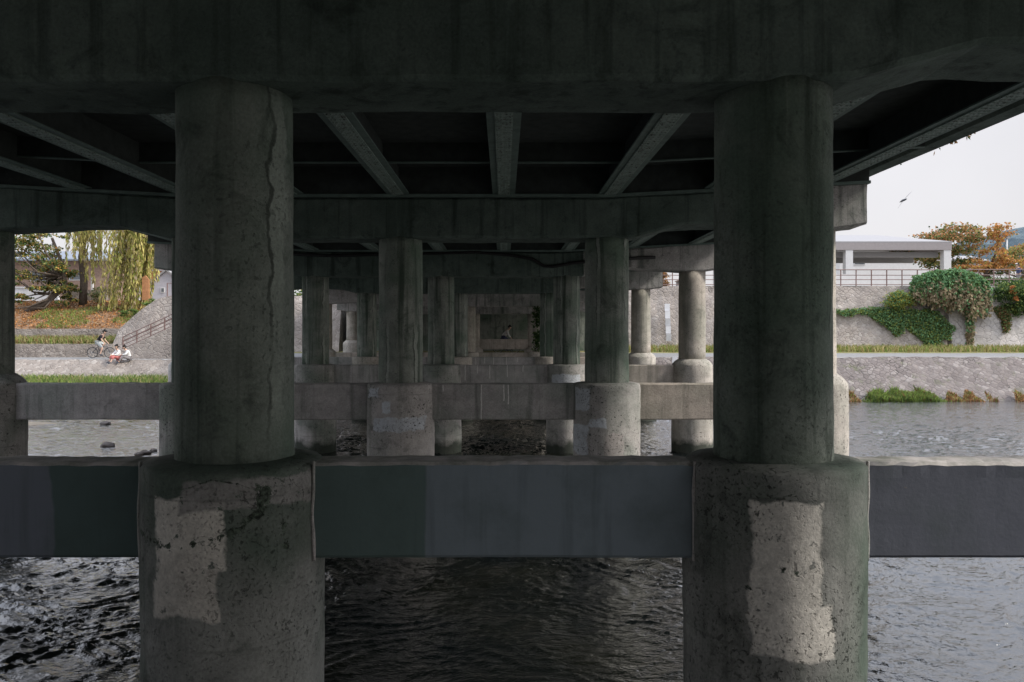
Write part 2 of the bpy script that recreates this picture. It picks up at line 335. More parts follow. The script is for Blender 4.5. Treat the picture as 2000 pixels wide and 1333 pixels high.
M['bluegrey'] = plain('blue_grey_roof_tile', (.20, .225, .26), .7)
M['brownwall'] = plain('brown_timber_wall', (.24, .165, .13), .8)
M['lilac'] = plain('lilac_grey_siding', (.42, .40, .43), .7, var=.1)
M['panel'] = plain('grey_gauge_board', (.46, .46, .47), .6, var=.1)
M['panel2'] = plain('pale_gauge_board', (.66, .66, .68), .6, var=.06)
M['rock'] = ground_mat('wet_rock', (.10, .09, .08), (.17, .15, .14), (.06, .055, .05), 4, .03)
M['bark'] = ground_mat('dark_bark', (.09, .07, .055), (.13, .105, .085), (.05, .04, .03), 5, .03)
for k, c in dict(lf_green=(.135, .195, .075), lf_dark=(.05, .095, .035), lf_yellow=(.40, .33, .08), lf_orange=(.50, .25, .09), lf_olive=(.30, .26, .10),
                 lf_rust=(.44, .23, .11), lf_willow=(.52, .46, .17), lf_tan=(.36, .29, .19), lf_grass=(.22, .30, .08), lf_straw=(.42, .36, .18),
                 lf_shrub=(.17, .31, .15), lf_lime=(.30, .34, .09), lf_brown=(.24, .14, .07), lf_red=(.5, .15, .08)).items():
    M[k] = leaf_mat(k, c)
M['skin'] = plain('skin', (.55, .36, .27), .6, var=.05)
M['hair'] = plain('black_hair', (.02, .018, .016), .5)
M['tee_black'] = plain('black_cotton', (.02, .02, .024), .9)
M['grey_cloth'] = plain('pale_grey_cotton', (.50, .53, .52), .9, var=.08)
M['white_cloth'] = plain('white_cotton', (.72, .71, .69), .9, var=.05)
M['red_cloth'] = plain('red_cotton', (.48, .16, .15), .9, var=.1)
M['navy_cloth'] = plain('navy_cotton', (.05, .06, .12), .9)
M['khaki_cloth'] = plain('khaki_cotton', (.26, .24, .24), .9)
M['rubber'] = plain('tyre_rubber', (.03, .03, .03), .8)
M['chrome'] = plain('bare_metal', (.45, .45, .45), .3, metal=.8)
M['frame_dark'] = plain('dark_frame_paint', (.05, .055, .07), .35)

# ------------------------------------------------------------------ dimensions of the bridge
S = 3.6
BY = [5.34, 13.93, 22.85, 31.4, 40.0, 47.5]
CX = [-2.5 * S, -1.5 * S, -.5 * S, .5 * S, 1.5 * S]
def camber(y): return float(np.interp(y, [-30, 5.3, 13.9, 22.8, 31.4, 40, 47.5, 53], [-.9, -.08, 0, .015, 0, -.20, -.36, -.5]))
def rise(x): return max(0.0, x / S - .5, -1.5 - x / S)
def soffit(x): return CZ + S * float(np.interp(rise(x), [0, .1, .34, .55, .9, 1.05, 1.22], [.465, .467, .530, .527, .505, .505, .53]))
def captop(x): return CZ + S * (.653 + .062 * rise(x))

# ------------------------------------------------------------------ water
def make_water():
    ys = [-6.0]
    while ys[-1] < 49:
        y = ys[-1]; ys.append(y + (.032 if 3.5 < y < 8 else .4 if y <= 3.5 else .032 + (y - 8) * .004))
    xs = [0.0]
    while xs[-1] < 150:
        x = xs[-1]; xs.append(x + (0.04 if x < 6 else .04 + (x - 6) * .012 if x < 40 else 2.0 + (x - 40) * .05))
    xs = np.array([-q for q in xs[:0:-1]] + xs); ys = np.array(ys)
    X, Y = np.meshgrid(xs, ys)
    Z = np.zeros_like(X)
    wx = X + .35 * np.sin(Y * 1.9 + X * .6) + .22 * np.sin(X * 2.7 - Y * 1.3) + .1 * np.sin(5.1 * Y + 4.2 * X)
    wy = Y + .30 * np.sin(X * 1.7 - Y * .8) + .18 * np.sin(Y * 3.1 + X * 1.9) + .1 * np.sin(5.7 * X - 3.9 * Y)
    sp = np.maximum(np.gradient(xs)[None, :], np.gradient(ys)[:, None])
    for i in range(90):
        lam = .085 * (.85 / .085) ** rng.random(); k = 2 * math.pi / lam
        th = R(86) + rng.normal(0, .55)                 # crests run mostly across the view
        ph = rng.random() * 6.28
        amp = .0050 * lam
        fade = np.clip((lam / np.maximum(sp, 1e-3) - 2.5) / 2.5, 0, 1)
        s_ = np.sin(k * (wx * math.cos(th) + wy * math.sin(th)) + ph)
        Z += amp * fade * (1 - np.abs(s_)) ** 2.2 * 3.0 - amp * fade
    ridge = .75 + .5 * np.sin(X * .31 + 1.3 * np.sin(Y * .23)) * np.sin(Y * .37 + 2)
    Z *= ridge
    n, m = X.shape
    idx = np.arange(n * m).reshape(n, m)
    f = np.stack([idx[:-1, :-1], idx[:-1, 1:], idx[1:, 1:], idx[1:, :-1]], -1).reshape(-1, 4)
    me = bpy.data.meshes.new('water'); me.vertices.add(n * m); me.vertices.foreach_set('co', np.stack([X, Y, Z], -1).ravel())
    me.loops.add(f.size); me.loops.foreach_set('vertex_index', f.ravel()); me.polygons.add(len(f))
    me.polygons.foreach_set('loop_start', np.arange(0, f.size, 4)); me.polygons.foreach_set('use_smooth', np.ones(len(f), bool)); me.update(calc_edges=True)
    g = G('river_water'); v = g.obj()
    bed = g.noise(v, .35, 5, .6)
    c = g.mix(g.rng(bed, .4, .65), (.004, .006, .007), (.011, .012, .009))
    b1 = g.noise(g.map(v, (1, 1.7, 1)), 17, 4, .6, .6); b2 = g.noise(g.map(v, (1, 1.6, 1)), 6, 3, .6, .8)
    b3 = g.noise(g.map(v, (.8, 1.7, 1)), 2.4, 3, .6, .9)
    far = g.rng(g.sep(v)[1], 6, 16, .35, 1.0)
    h = g.m_('ADD', g.m_('ADD', g.m_('MULTIPLY', b1, .4), g.m_('MULTIPLY', b2, 1.1)), g.m_('MULTIPLY', g.m_('MULTIPLY', b3, 3.4), far))
    m_ = g.bsdf(c, .04, g.bump(h, .8, .020), .5); m_.node_tree.nodes
    for nn in m_.node_tree.nodes:
        if nn.type == 'BSDF_PRINCIPLED':
            nn.inputs['Coat Weight'].default_value = .7; nn.inputs['Coat Roughness'].default_value = .09; nn.inputs['Coat IOR'].default_value = 1.6; m_.node_tree.links.new(nn.inputs['Normal'].links[0].from_socket, nn.inputs['Coat Normal'])
        if nn.type == 'BSDF_PRINCIPLED': nn.inputs['IOR'].default_value = 1.55
    me.materials.append(m_); o = bpy.data.objects.new('water', me); COL.objects.link(o); tag(o, kind='structure')
make_water()

# ------------------------------------------------------------------ bridge piers
def cap_beam(i, y, parent):
    rings = []; seg = .16 if i < 2 else .3; x0, x1 = -2.74 * S, 1.72 * S; n = int((x1 - x0) / seg)
    t = .385; dz = camber(y)
    for k in range(n + 1):
        x = x0 + (x1 - x0) * k / n; b = soffit(x) + dz; tp = captop(x) + dz; c = .035
        prof = [(-t, b + c), (-t, b + .25 * (tp - b)), (-t, b + .6 * (tp - b)), (-t, tp - c), (-t + c, tp), (t - c, tp), (t, tp - c), (t, b + .5 * (tp - b)), (t, b + c), (t - c, b), (t * .3, b), (-t * .4, b), (-t + c, b)]
        ring = []
        for (py, pz) in prof:
            p = wob((x, y + py, pz), 1.6, .018, i); p = wob(p, 7, .007, i + 5); ring.append((p.x, p.y - y, p.z))
        rings.append(ring)
    mb = MB(); mb.loft(rings)
    o = mb.build('cap_beam', [M['cap'], M['cap_lit']], parent)
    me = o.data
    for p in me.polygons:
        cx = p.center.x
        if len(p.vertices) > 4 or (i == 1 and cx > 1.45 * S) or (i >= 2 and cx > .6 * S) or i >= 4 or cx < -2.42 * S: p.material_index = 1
    return o
def round_mesh(x, y, prof, seed, n=64, a=.008):
    mb = MB(); rings = []
    for (r, z) in prof:
        ring = []
        for k in range(n):
            t = 2 * math.pi * k / n; q = Vector((r * math.cos(t), r * math.sin(t), z))
            d = noise.noise(Vector((x + q.x * 2.2, y + q.y * 2.2, z * 1.3 + seed))) * a + noise.noise(Vector((x + q.x * 9, y + q.y * 9, z * 9 + seed))) * a * .5
            ring.append((q.x + math.cos(t) * d, q.y + math.sin(t) * d, z + d * .4))
        rings.append(ring)
    mb.loft([rg for rg in rings][::-1]); return mb
plabels = ['nearest concrete pier with two big cream-patched shafts and slate painted tie beams',
           'second concrete pier from the camera, blue-grey patches on its two middle shafts',
           'third concrete pier from the camera with a black hose slung along its cap beam',
           'fourth concrete pier from the camera, its pale tie beam with white drip lines',
           'fifth concrete pier standing at the foot of the far bank in the shade',
           'farthest and smallest concrete pier standing on the far path before the dark abutment']
TZ0, TZ1 = 1.812, 2.438
for i, y in enumerate(BY):
    p = empty('bridge_pier', (0, y, 0), plabels[i], 'bridge pier', 'concrete piers carrying the bridge')
    cap_beam(i, y, p)
    for j, x in enumerate(CX):
        outer = j in (0, 4)
        top = soffit(x) + camber(y) + .03; base = TZ1 + (.16 if outer else .0)
        if i == 5: base = 3.0 if outer or j == 1 else 2.6
        dz = .12 if i < 2 else .3; nz = int((top - base) / dz)
        prof = [(.382 - .006 * k / nz, base - .1 + (top - base + .1) * k / nz) for k in range(nz + 1)]
        round_mesh(x, y, prof, i * 7 + j, 64 if i < 2 else 40, .010).build('column', M['column_lit'] if (j == 4 and i >= 1) or i >= 4 else M['column_near'] if i == 0 else M['column'], p, (x, 0, 0), True)
        # shaft under the column; outer shafts end in a sloping shoulder
        lo = -.9 if i < 5 else 1.9
        sh = TZ1 + .006 if not outer else TZ1 + .02
        if i == 5: sh = base - .14
        nz = max(4, int((sh - lo) / (.09 if i < 2 else .25)))
        r_ = .583
        prof = [(r_, lo + (sh - .03 - lo) * k / nz) for k in range(nz + 1)]
        if outer or i == 5: prof += [(r_ - .015, sh), (.50, sh + .08), (.40, base + .01), (.3, base + .012)]
        else: prof += [(r_ - .02, sh - .004), (.47, sh + .012), (.3, sh + .02)]
        mat = M['shaft_lit'] if (j == 4 and i >= 1) or i >= 3 else M['shaft']
        if i == 0 and j == 2: mat = M['shaftL']
        if i == 0 and j == 3: mat = M['shaftR']
        if i == 1 and j == 2: mat = M['shaft2L']
        if i == 1 and j == 3: mat = M['shaft2R']
        if i == 2 and j == 3: mat = M['shaft3R']
        round_mesh(x, y, prof, i * 7 + j + 50, 96 if i < 2 else 40, .014).build('pile_shaft', mat, p, (x, 0, 0), True)
    for b in range(4):
        if i == 5 and b != 2: continue
        z0, z1 = (TZ0, TZ1) if i < 5 else (2.47, 3.08)
        xa, xb = CX[b] + .25, CX[b + 1] - .25; xc = (xa + xb) / 2; t = .152; n = int((xb - xa) / (.06 if i < 2 else .2))
        rings = []
        for k in range(n + 1):
            x = xa + (xb - xa) * k / n; c = .02
            prof = [(-t, z0 + c), (-t, lerp_(z0, z1, .2)), (-t, lerp_(z0, z1, .36)), (-t, lerp_(z0, z1, .52)), (-t, lerp_(z0, z1, .68)), (-t, lerp_(z0, z1, .84)), (-t, z1 - c), (-t + c, z1), (0, z1 + .004), (t - c, z1), (t, z1 - c), (t, (z0 + z1) / 2), (t, z0 + c), (t - c, z0), (-t + c, z0)]
            ring = []
            for q, (py, pz) in enumerate(prof):
                pp = wob((x, y + py, pz), 1.2, .006, b); e = .010 if q in (6, 7, 8, 9) else .002
                pp = wob(pp, 9, e, i + 3 * b); ring.append((pp.x - xc, pp.y - y, pp.z))
            rings.append(ring)
        mb = MB(); mb.loft(rings)
        mat = M['tie'] if b != 2 else {1: M['tie2'], 2: M['tie3'], 3: M['tie3']}.get(i, M['tie'])
        if (b == 3 and i >= 1) or i >= 4: mat = M['tie_lit']
        if i == 0: mat = {1: M['tie_l'], 2: M['tie_c'], 3: M['tie_r'], 0: M['tie']}[b]
        o = mb.build('tie_beam', mat, p, (xc, 0, 0))
    if i in (0,):                            # mortar fillets where beam meets shaft
        for (x, s_) in ((CX[3], -1), (CX[2], -1), (CX[2], 1), (CX[3], 1)):
            xx = x + s_ * .562; mb = MB()
            pts = [(xx + .012 * noise.noise(Vector((0, z * 4, x))), -.168 + .006 * noise.noise(Vector((3, z * 5, x))), z) for z in np.linspace(TZ0 - .01, TZ1 + .01, 14)]
            mb.tube(pts, [.013 + .006 * noise.noise(Vector((z[2] * 6, x, 1))) for z in pts], 6)
            mb.build('mortar_fillet', M['tie'], p, smooth=True)

# hose slung along the third pier cap and its black pipe
y3 = BY[2] - .42
mb = MB(); pts = []
for px, py in [(560, 496), (640, 500), (760, 497), (860, 495), (930, 493), (1000, 499), (1040, 506), (1062, 520), (1080, 521), (1120, 514), (1200, 506), (1280, 503)]:
    pts.append(at(px, py, y3))
mb.tube(pts, .045, 8); tag(mb.build('hanging_hose', M['black'], smooth=True), 'black hose sagging along the front of the third cap beam', 'hose')

# ------------------------------------------------------------------ deck
deck = empty('bridge_deck', (0, 0, CZ + .66 * S), 'dark bridge deck on green riveted steel girders overhead', 'bridge deck')
dz0 = -(CZ + .66 * S)
def gz(x): return CZ + S * (.672 + .052 * rise(x))
YS = [-24, -14, -4] + [5.34, 9.6, 13.93, 18.4, 22.85, 27, 31.4, 36, 40.0, 44, 47.5, 52.2]
def strip(name, mat, prof_at, ys=YS, parent=deck):
    mb = MB(); mb.loft([[(x, y, z + camber(y) + dz0) for (x, z) in prof_at(y)] for y in ys]); return mb.build(name, mat, parent)
sx = [-2.82 * S, -2.2 * S, -1.5 * S, .5 * S, 1.2 * S, 1.82 * S]
def slabz(x): return CZ + S * (.80 + .055 * rise(x))
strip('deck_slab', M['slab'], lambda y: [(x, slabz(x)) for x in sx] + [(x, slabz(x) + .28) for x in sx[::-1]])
for s_, xe in ((-1, -2.82 * S), (1, 1.82 * S)):
    zb = CZ + .797 * S
    x_in = xe - s_ * .3; x_out = xe + s_ * .04
    strip('edge_beam', M['cap'], lambda y: [(x_in, zb + .09), (xe - s_ * .22, zb), (x_out, zb), (x_out, zb + .75), (x_in, zb + .75)])
    strip('parapet', M['tie'], lambda y: [(xe - s_ * .22, zb + .753), (xe, zb + .753), (xe, zb + 1.6), (xe - s_ * .22, zb + 1.6)])
for k in range(9):
    x = (-2.5 + .5 * k) * S; z = gz(x)
    mb = MB()
    for mi, pr in ((0, [(x - .19, z), (x + .19, z), (x + .19, z + .022), (x - .19, z + .022)]), (1, [(x - .01, z + .0225), (x + .01, z + .0225), (x + .01, slabz(x) + .02), (x - .01, slabz(x) + .02)])):
        mb.loft([[(a_, yy, b_ + camber(yy) + dz0) for a_, b_ in pr] for yy in YS], mi)
    gd = mb.build('girder', [M['steel_dark'], M['slab']], deck)
    mb = MB()
    for a in range(len(YS) - 1):
        if YS[a] < 0: continue
        ya, yb = YS[a], YS[a + 1]
        za, zb = z + camber(ya) + dz0, z + camber(yb) + dz0
        mb.loft([[(x - .1, yy, zz - .02), (x + .1, yy, zz - .02), (x + .1, yy, zz - .002), (x - .1, yy, zz - .002)] for yy, zz in ((ya, za), (yb, zb))])
        if yb > 30: continue
        m = int((yb - ya) / .11)
        for q in range(m):
            yy = ya + (yb - ya) * (q + .5) / m; zz = za + (zb - za) * (q + .5) / m - .0205
            for dx in (-.065, .065) if yb > 15 else (-.072, -.03, .03, .072):
                r = .016; xx = x + dx
                mb.add([(xx - r, yy - r, zz), (xx + r, yy - r, zz), (xx + r, yy + r, zz), (xx - r, yy + r, zz), (xx, yy, zz - .014)], [(0, 1, 4), (1, 2, 4), (2, 3, 4), (3, 0, 4)])
    mb.build('cover_plate', M['steel'], gd)
bounds = [(-4, 5.34)] + list(zip(BY[:-1], BY[1:])) + [(47.5, 52.2)]
for (ya, yb) in bounds:
    for q, yy in enumerate([ya + .45, ya + (yb - ya) * .25, ya + (yb - ya) * .75, yb - .36]):
        if yy < 4: continue
        mb = MB(); end = q in (0, 3); fl, wb = [], []; w_ = .075 if end else .035; h_ = .05 if end else .018
        for x in [sx[0] + .1, -2.2 * S, -1.5 * S, .5 * S, 1.2 * S, sx[-1] - .33]:
            zb = (gz(x) - .055 if end else gz(x) + .16) + camber(yy) + dz0; zt = slabz(x) + .02 + camber(yy) + dz0
            fl.append([(x, yy - w_, zb), (x, yy + w_, zb), (x, yy + w_, zb + h_), (x, yy - w_, zb + h_)])
            wb.append([(x, yy - .012, zb + h_ + .001), (x, yy + .012, zb + h_ + .001), (x, yy + .012, zt), (x, yy - .012, zt)])
        mb.loft(fl, 0); mb.loft(wb, 1); mb.build('cross_beam', [M['steel_dark'], M['slab']], deck)
# thin sagging service wires under the slab
for yw in (8.7, 12.6, 17.5):
    mb = MB()
    for k in range(8):
        xa = (-2.5 + .5 * k) * S + .02; xb = xa + .5 * S - .04
        pts = [(xa + (xb - xa) * t, yw, slabz(xa + (xb - xa) * t) - .06 - .06 * math.sin(math.pi * t) + dz0) for t in np.linspace(0, 1, 9)]
        mb.tube(pts, .006, 5)
    mb.build('service_wire', M['steel'], deck)

# ------------------------------------------------------------------ vegetation builders
def leaves(name, pts, size, mats, weights, parent=None, droop=False, elong=1.0, dirs=None, jit=.5):
    pts = np.asarray(pts); n = len(pts); sz = size * (0.6 + .8 * rng.random(n))
    a = rng.normal(size=(n, 3)); 
    if dirs is not None: a = dirs + jit * a * np.linalg.norm(dirs, axis=1, keepdims=True)
    a /= np.linalg.norm(a, axis=1, keepdims=True) + 1e-9
    b = np.cross(a, rng.normal(size=(n, 3))); b /= np.linalg.norm(b, axis=1, keepdims=True) + 1e-9
    u = a * (sz * elong)[:, None]; w_ = b * (sz * .5)[:, None]
    V = np.stack([pts, pts + u * .5 + w_, pts + u, pts + u * .5 - w_], 1).reshape(-1, 3)
    F = np.arange(4 * n)
    me = bpy.data.meshes.new(name); me.vertices.add(4 * n); me.vertices.foreach_set('co', V.ravel())
    me.loops.add(4 * n); me.loops.foreach_set('vertex_index', F); me.polygons.add(n); me.polygons.foreach_set('loop_start', np.arange(0, 4 * n, 4))
    for m in mats: me.materials.append(M[m])
    if callable(weights): mi = weights(pts)
    else: mi = rng.choice(len(mats), n, p=np.array(weights) / sum(weights))
    me.polygons.foreach_set('material_index', np.asarray(mi, dtype=np.int32)); me.update(calc_edges=True)
    o = bpy.data.objects.new(name, me); COL.objects.link(o)
    if parent: o.parent = parent
    return o
def blob_pts(blobs):
    out = []
    for (c, r, n) in blobs:                 # clumps inside each blob so that gaps stay open
        r = np.array(r if hasattr(r, '__len__') else (r, r, r)); nc = max(4, n // 70)
        d = rng.normal(size=(nc, 3)); d /= np.linalg.norm(d, axis=1, keepdims=True)
        cc = np.array(c) + d * r * (.35 + .65 * rng.random((nc, 1)) ** .6)
        k = rng.integers(0, nc, n)
        out.append(cc[k] + rng.normal(size=(n, 3)) * r * .16 * np.array([1, 1, .6]))
    return np.concatenate(out)
def limb_tree(name, loc, label, cat, trunk_pts, trunk_r, limbs, blobs, size, mats, weights, group=None):
    t = empty(name, loc, label, cat, group)
    mb = MB(); mb.tube(trunk_pts, [trunk_r * (1 - .6 * k / (len(trunk_pts) - 1)) for k in range(len(trunk_pts))], 9)
    for l in limbs: mb.tube(l, [trunk_r * .42 * (1 - .8 * k / (len(l) - 1)) for k in range(len(l))], 6)
    mb.build('trunk', M['bark'], t, smooth=True)
    L0 = np.array(loc)
    leaves('crown', blob_pts(blobs), size, mats, weights, t)
    return t
def auto_limbs(top, blobs, n=2):
    out = []
    for (c, r, _) in blobs:
        for _i in range(n):
            e = Vector(c) + Vector(rng.normal(size=3)) * (r if not hasattr(r, '__len__') else r[0]) * .45
            m = (Vector(top) + e) / 2 + Vector(rng.normal(size=3)) * .3 - Vector((0, 0, .2))
            out.append([Vector(top), m, e])
    return out
def grass(name, pts, h, mats, weights, label, kind='stuff', parent=None, n_per=1):
    pts = np.asarray(pts); n = len(pts); hh = np.asarray(h) * (.4 + .8 * rng.random(n)); wd = .012 + .02 * rng.random(n)
    th = rng.random(n) * 6.28; lean = rng.normal(size=(n, 2)) * .35
    dx = np.stack([np.cos(th), np.sin(th), np.zeros(n)], 1) * wd[:, None]
    mid = pts + np.stack([lean[:, 0] * hh * .35, lean[:, 1] * hh * .35, hh * .6], 1)
    tip = pts + np.stack([lean[:, 0] * hh, lean[:, 1] * hh, hh], 1)
    V = np.stack([pts - dx, pts + dx, mid + dx * .7, tip, mid - dx * .7], 1).reshape(-1, 3)
    me = bpy.data.meshes.new(name); me.vertices.add(5 * n); me.vertices.foreach_set('co', V.ravel()); me.loops.add(5 * n)
    me.loops.foreach_set('vertex_index', np.arange(5 * n)); me.polygons.add(n); me.polygons.foreach_set('loop_start', np.arange(0, 5 * n, 5))
    for m in mats: me.materials.append(M[m])
    mi = weights(pts) if callable(weights) else rng.choice(len(mats), n, p=np.array(weights) / sum(weights))
    me.polygons.foreach_set('material_index', np.asarray(mi, dtype=np.int32)); me.update(calc_edges=True)
    o = bpy.data.objects.new(name, me); COL.objects.link(o)
    if parent: o.parent = parent
    elif kind: tag(o, label, 'grass', kind=kind)
    return o

# ------------------------------------------------------------------ far bank (structure)
def sheet(name, mat, fn, x0, x1, dx, nv, kind='structure', amp=.03, fr=.8, label=None, cat=None):
    """fn(x,t)->(y,z) profile lofted along x"""
    xs = np.arange(x0, x1 + dx * .5, dx); V = []; F = []
    for x in xs:
        for k in range(nv + 1):
            y, z = fn(float(x), k / nv)
            d = noise.noise(Vector((x * fr, y * fr, z * fr))) * amp + noise.noise(Vector((x * fr * 4, y * fr * 4, z * 3))) * amp * .4
            V.append((float(x), y - d * .7, z + d * .7))
    for i in range(len(xs) - 1):
        for k in range(nv):
            a = i * (nv + 1) + k; F.append((a, a + nv + 1, a + nv + 2, a + 1))
    mb = MB(); mb.add(V, F); o = mb.build(name, mat, smooth=True)
    return tag(o, label, cat, kind=kind)
def lerp(a, b, t): return a + (b - a) * t
def blend(x): return float(np.clip((x + 20.5) / 7, 0, 1))            # 0 on the left bank profile, 1 right
def mixp(L, Rr): return lambda x, t: tuple(lerp(lerp(L[0][k], L[1][k], t), lerp(Rr[0][k], Rr[1][k], t), blend(x)) for k in (0, 1))
RV = mixp(((45.8, .72), (48.0, 1.85)), ((39.6, -.5), (43.0, 2.13)))
PA = mixp(((48.0, 1.85), (51.1, 1.90)), ((43.0, 2.13), (49.5, 2.2)))
VG = mixp(((51.1, 1.90), (51.3, 1.90)), ((49.5, 2.2), (54.0, 2.36)))
sheet('embankment', M['stone'], lambda x, t: RV(x, t), -75, 6, .3, 10, amp=.09, fr=1.6)
sheet('embankment', M['stone_dark'], lambda x, t: RV(x, t), 6, 75, .3, 10, amp=.10, fr=1.6)
sheet('path', M['path'], lambda x, t: PA(x, t), -75, 75, .6, 6, amp=.015)
sheet('ground', M['verge'], lambda x, t: (VG(x, t)[0], VG(x, t)[1] - .004), -75, 75, .6, 4, amp=.04)
sheet('riverbank', M['grassground'], lambda x, t: (lerp(40.3 + .5 * math.sin(x * .5), 45.85, t), lerp(-.06, .76, t ** .7)), -75, -16, .4, 14, amp=.10)
sheet('sand_bar', M['sand'], lambda x, t: (lerp(28.6, 30.6, t) + max(0, x + 18.5) * .15, -.10 + .17 * math.sin(math.pi * min(1, t)) * min(1, max(0, -15.9 - x) * .5)), -40, -15.6, .3, 10, amp=.02)
mb = MB(); mb.box(-1500, 1500, -1600, -7, -1, 1.7); tag(mb.build('ground', M['earth']), kind='structure')
# bank behind the camera
sheet('near_bank', M['stone'], lambda x, t: (lerp(-6.9, -4.2, t), lerp(1.72, -.5, t)), -60, 60, 1, 6, amp=.05)
mb = MB(); mb.add([(-60, -6.95, 1.7), (60, -6.95, 1.7), (60, -4.2, -.6), (-60, -4.2, -.6)], [(0, 1, 2, 3)])

mb = MB(); mb.box(-10.35, 6.85, -15.5, -14.5, 1.6, CZ + .80 * S - 1.3); tag(mb.build('rear_light_blocker', M['column']), 'unseen wall added behind the camera to block light', 'abutment')  # unseen wall, added to dim the pier fronts
for x0, x1 in ((-60, -10.36), (6.86, 60)):
    mb = MB(); mb.box(x0, x1, -16.5, -15.2, 1.6, 6.6); tag(mb.build('side_light_blocker', M['stone_wall']), 'unseen light-blocking wall added behind the camera on the %s side' % ('left' if x0 < 0 else 'right'), 'retaining wall')  # unseen side walls, added to cut light coming from behind
# upper ground, right and left
mb = MB(); mb.add([(-8, 54.9, 6.72), (400, 54.9, 6.72), (1500, 3000, 6.9), (-8, 3000, 6.9)], [(0, 1, 2, 3)]); tag(mb.build('ground', M['earth']), kind='structure')
mb = MB(); mb.add([(-600, 59.9, 5.88), (-23, 59.9, 5.88), (-23, 54.5, 5.7), (-8.05, 54.5, 5.7), (-8.05, 3000, 6.0), (-1500, 3000, 6.0)], [(0, 1, 2, 3, 4, 5)]); tag(mb.build('ground', M['earth']), kind='structure')

# right stone retaining wall, lime washed towards the right
def rwall(x0, x1, mat, name, label, y0=53.9, y1=54.9, zt=6.72):
    xs = np.arange(x0, x1 + .01, .4); mb = MB(); rings = []
    for x in xs:
        ring = []
        for k in range(13):
            t = k / 12; p = Vector((x, lerp(y0, y1, t), lerp(2.2, zt, t)))
            d = noise.noise(p * 1.3) * .10; ring.append((x, p.y - d, p.z + (0 if k < 12 else .03 * noise.noise(p))))
        ring += [(x, y1 + .6, zt - .005), (x, y1 + .6, 2.2)]
        rings.append(ring)
    mb.loft(rings); return tag(mb.build(name, mat), label, 'retaining wall')
rwall(6.9, 30.4, M['stone_wall'], 'retaining_wall', 'tall grey diagonal-stone retaining wall right of the bridge')
rwall(30.404, 70, M['white_wall'], 'retaining_wall', 'whitish washed retaining wall under the drooping shrub at far right', 53.86, 54.86)
# left battered stone wall with its slanting left end
mb = MB()
ol = [(-25.6, 1.8), (-25.3, 2.7), (-25.0, 3.72), (-24.3, 4.35), (-23.4, 5.15), (-22.6, 5.72), (-22.0, 5.86), (-19, 5.86), (-10.6, 5.9)]
xs = np.arange(-25.6, -10.4, .3); rings = []
for x in xs:
    zt = float(np.interp(x, [a for a, b in ol], [b for a, b in ol])); ring = []
    for k in range(11):
        t = k / 10; z = lerp(1.8, zt, t); yy = lerp(51.0, 52.1, (z - 1.8) / 4.1) + .12 * max(0, -23.5 - x)
        ring.append((float(x), yy - .1 * noise.noise(Vector((x * 1.2, z * 1.2, 4))), z))
    ring += [(float(x), 55.5, zt - .01), (float(x), 55.5, 1.8)]; rings.append(ring)
mb.loft(rings); tag(mb.build('retaining_wall', M['stone_wall']), 'pale stone retaining wall with slanting left end behind the stairs', 'retaining wall')
# abutment in the shade of the deck
mb = MB()
mb.box(-10.35, 6.85, 52.3, 55.4, 1.8, CZ + .80 * S - .72); 
tag(mb.build('abutment', M['column']), 'dark concrete abutment wall closing the bridge at the far bank', 'abutment')
# left terraces
def lwall(z0, z1, y0, y1, label, mat, x1=-24.85):
    xs = np.arange(-70, x1, .4); rings = []; mb = MB()
    for x in xs:
        ring = [(float(x), lerp(y0, y1, k / 5) - .05 * noise.noise(Vector((x, k * .4, y0))), lerp(z0, z1, k / 5)) for k in range(6)]
        rings.append(ring + [(float(x), y1 + .45, z1 - .004), (float(x), y1 + .45, z0)])
    mb.loft(rings); return tag(mb.build('terrace_wall', mat), label, 'stone wall', 'terrace walls on the left bank')
lwall(1.88, 2.76, 51.15, 51.35, 'lower stone terrace wall along the path on the left bank', M['stone'])
lwall(3.0, 3.75, 53.0, 53.15, 'upper pale terrace wall below the leaf-strewn slope', M['stone'])
sheet('grass_terrace', M['verge'], lambda x, t: (lerp(51.7, 53.1, t), lerp(2.75, 3.08, t)), -70, -24.7, .5, 4, amp=.05)
def slope(x, t):
    y = lerp(53.5, 60.2, t); z = lerp(3.74, 5.9, t ** .85)
    return (y, z)
sheet('slope', M['leaflitter'], slope, -75, -22.2, .35, 16, amp=.16, fr=.9)

# ------------------------------------------------------------------ grasses
def gp(n, x0, x1, f, clump=None):
    out = []
    while len(out) < n:
        x = random.uniform(x0, x1); t = random.random()
        p = f(x, t)
        if clump and noise.noise(Vector((p[0] * clump, p[1] * clump, p[2]))) < -.02: continue
        out.append(p)
    return np.array(out)
grass('grass', gp(15000, -33, -18.5, lambda x, t: (x, lerp(41.2, 45.9, t), lerp(.0, .74, t ** .7))), .40, ['lf_grass', 'lf_green', 'lf_straw'], [6, 3, 2], 'bright green grass on the low left riverbank')
grass('grass', gp(4500, -34, -24.8, lambda x, t: (x, lerp(51.8, 53, t), lerp(2.76, 3.05, t))), .34, ['lf_straw', 'lf_grass', 'lf_brown'], [5, 4, 2], 'straw-coloured grass growing on the left stone terrace')
grass('grass', gp(5000, -33, -24, lambda x, t: (x, 53.6 + (6 * t) * .75, slope(x, t * .75 * 6 / 6.7)[1] - .02), .35), .25, ['lf_grass', 'lf_olive'], [5, 2], 'green grass tufts among fallen leaves on the left slope')
litter = gp(9000, -36, -23, lambda x, t: (x, slope(x, t)[0], slope(x, t)[1] + .05))
lv = leaves('fallen_leaves', litter, .11, ['lf_rust', 'lf_orange', 'lf_tan', 'lf_brown'], [4, 3, 2, 4]); tag(lv, 'rust and orange fallen leaves strewn on the left slope', 'leaves', kind='stuff')
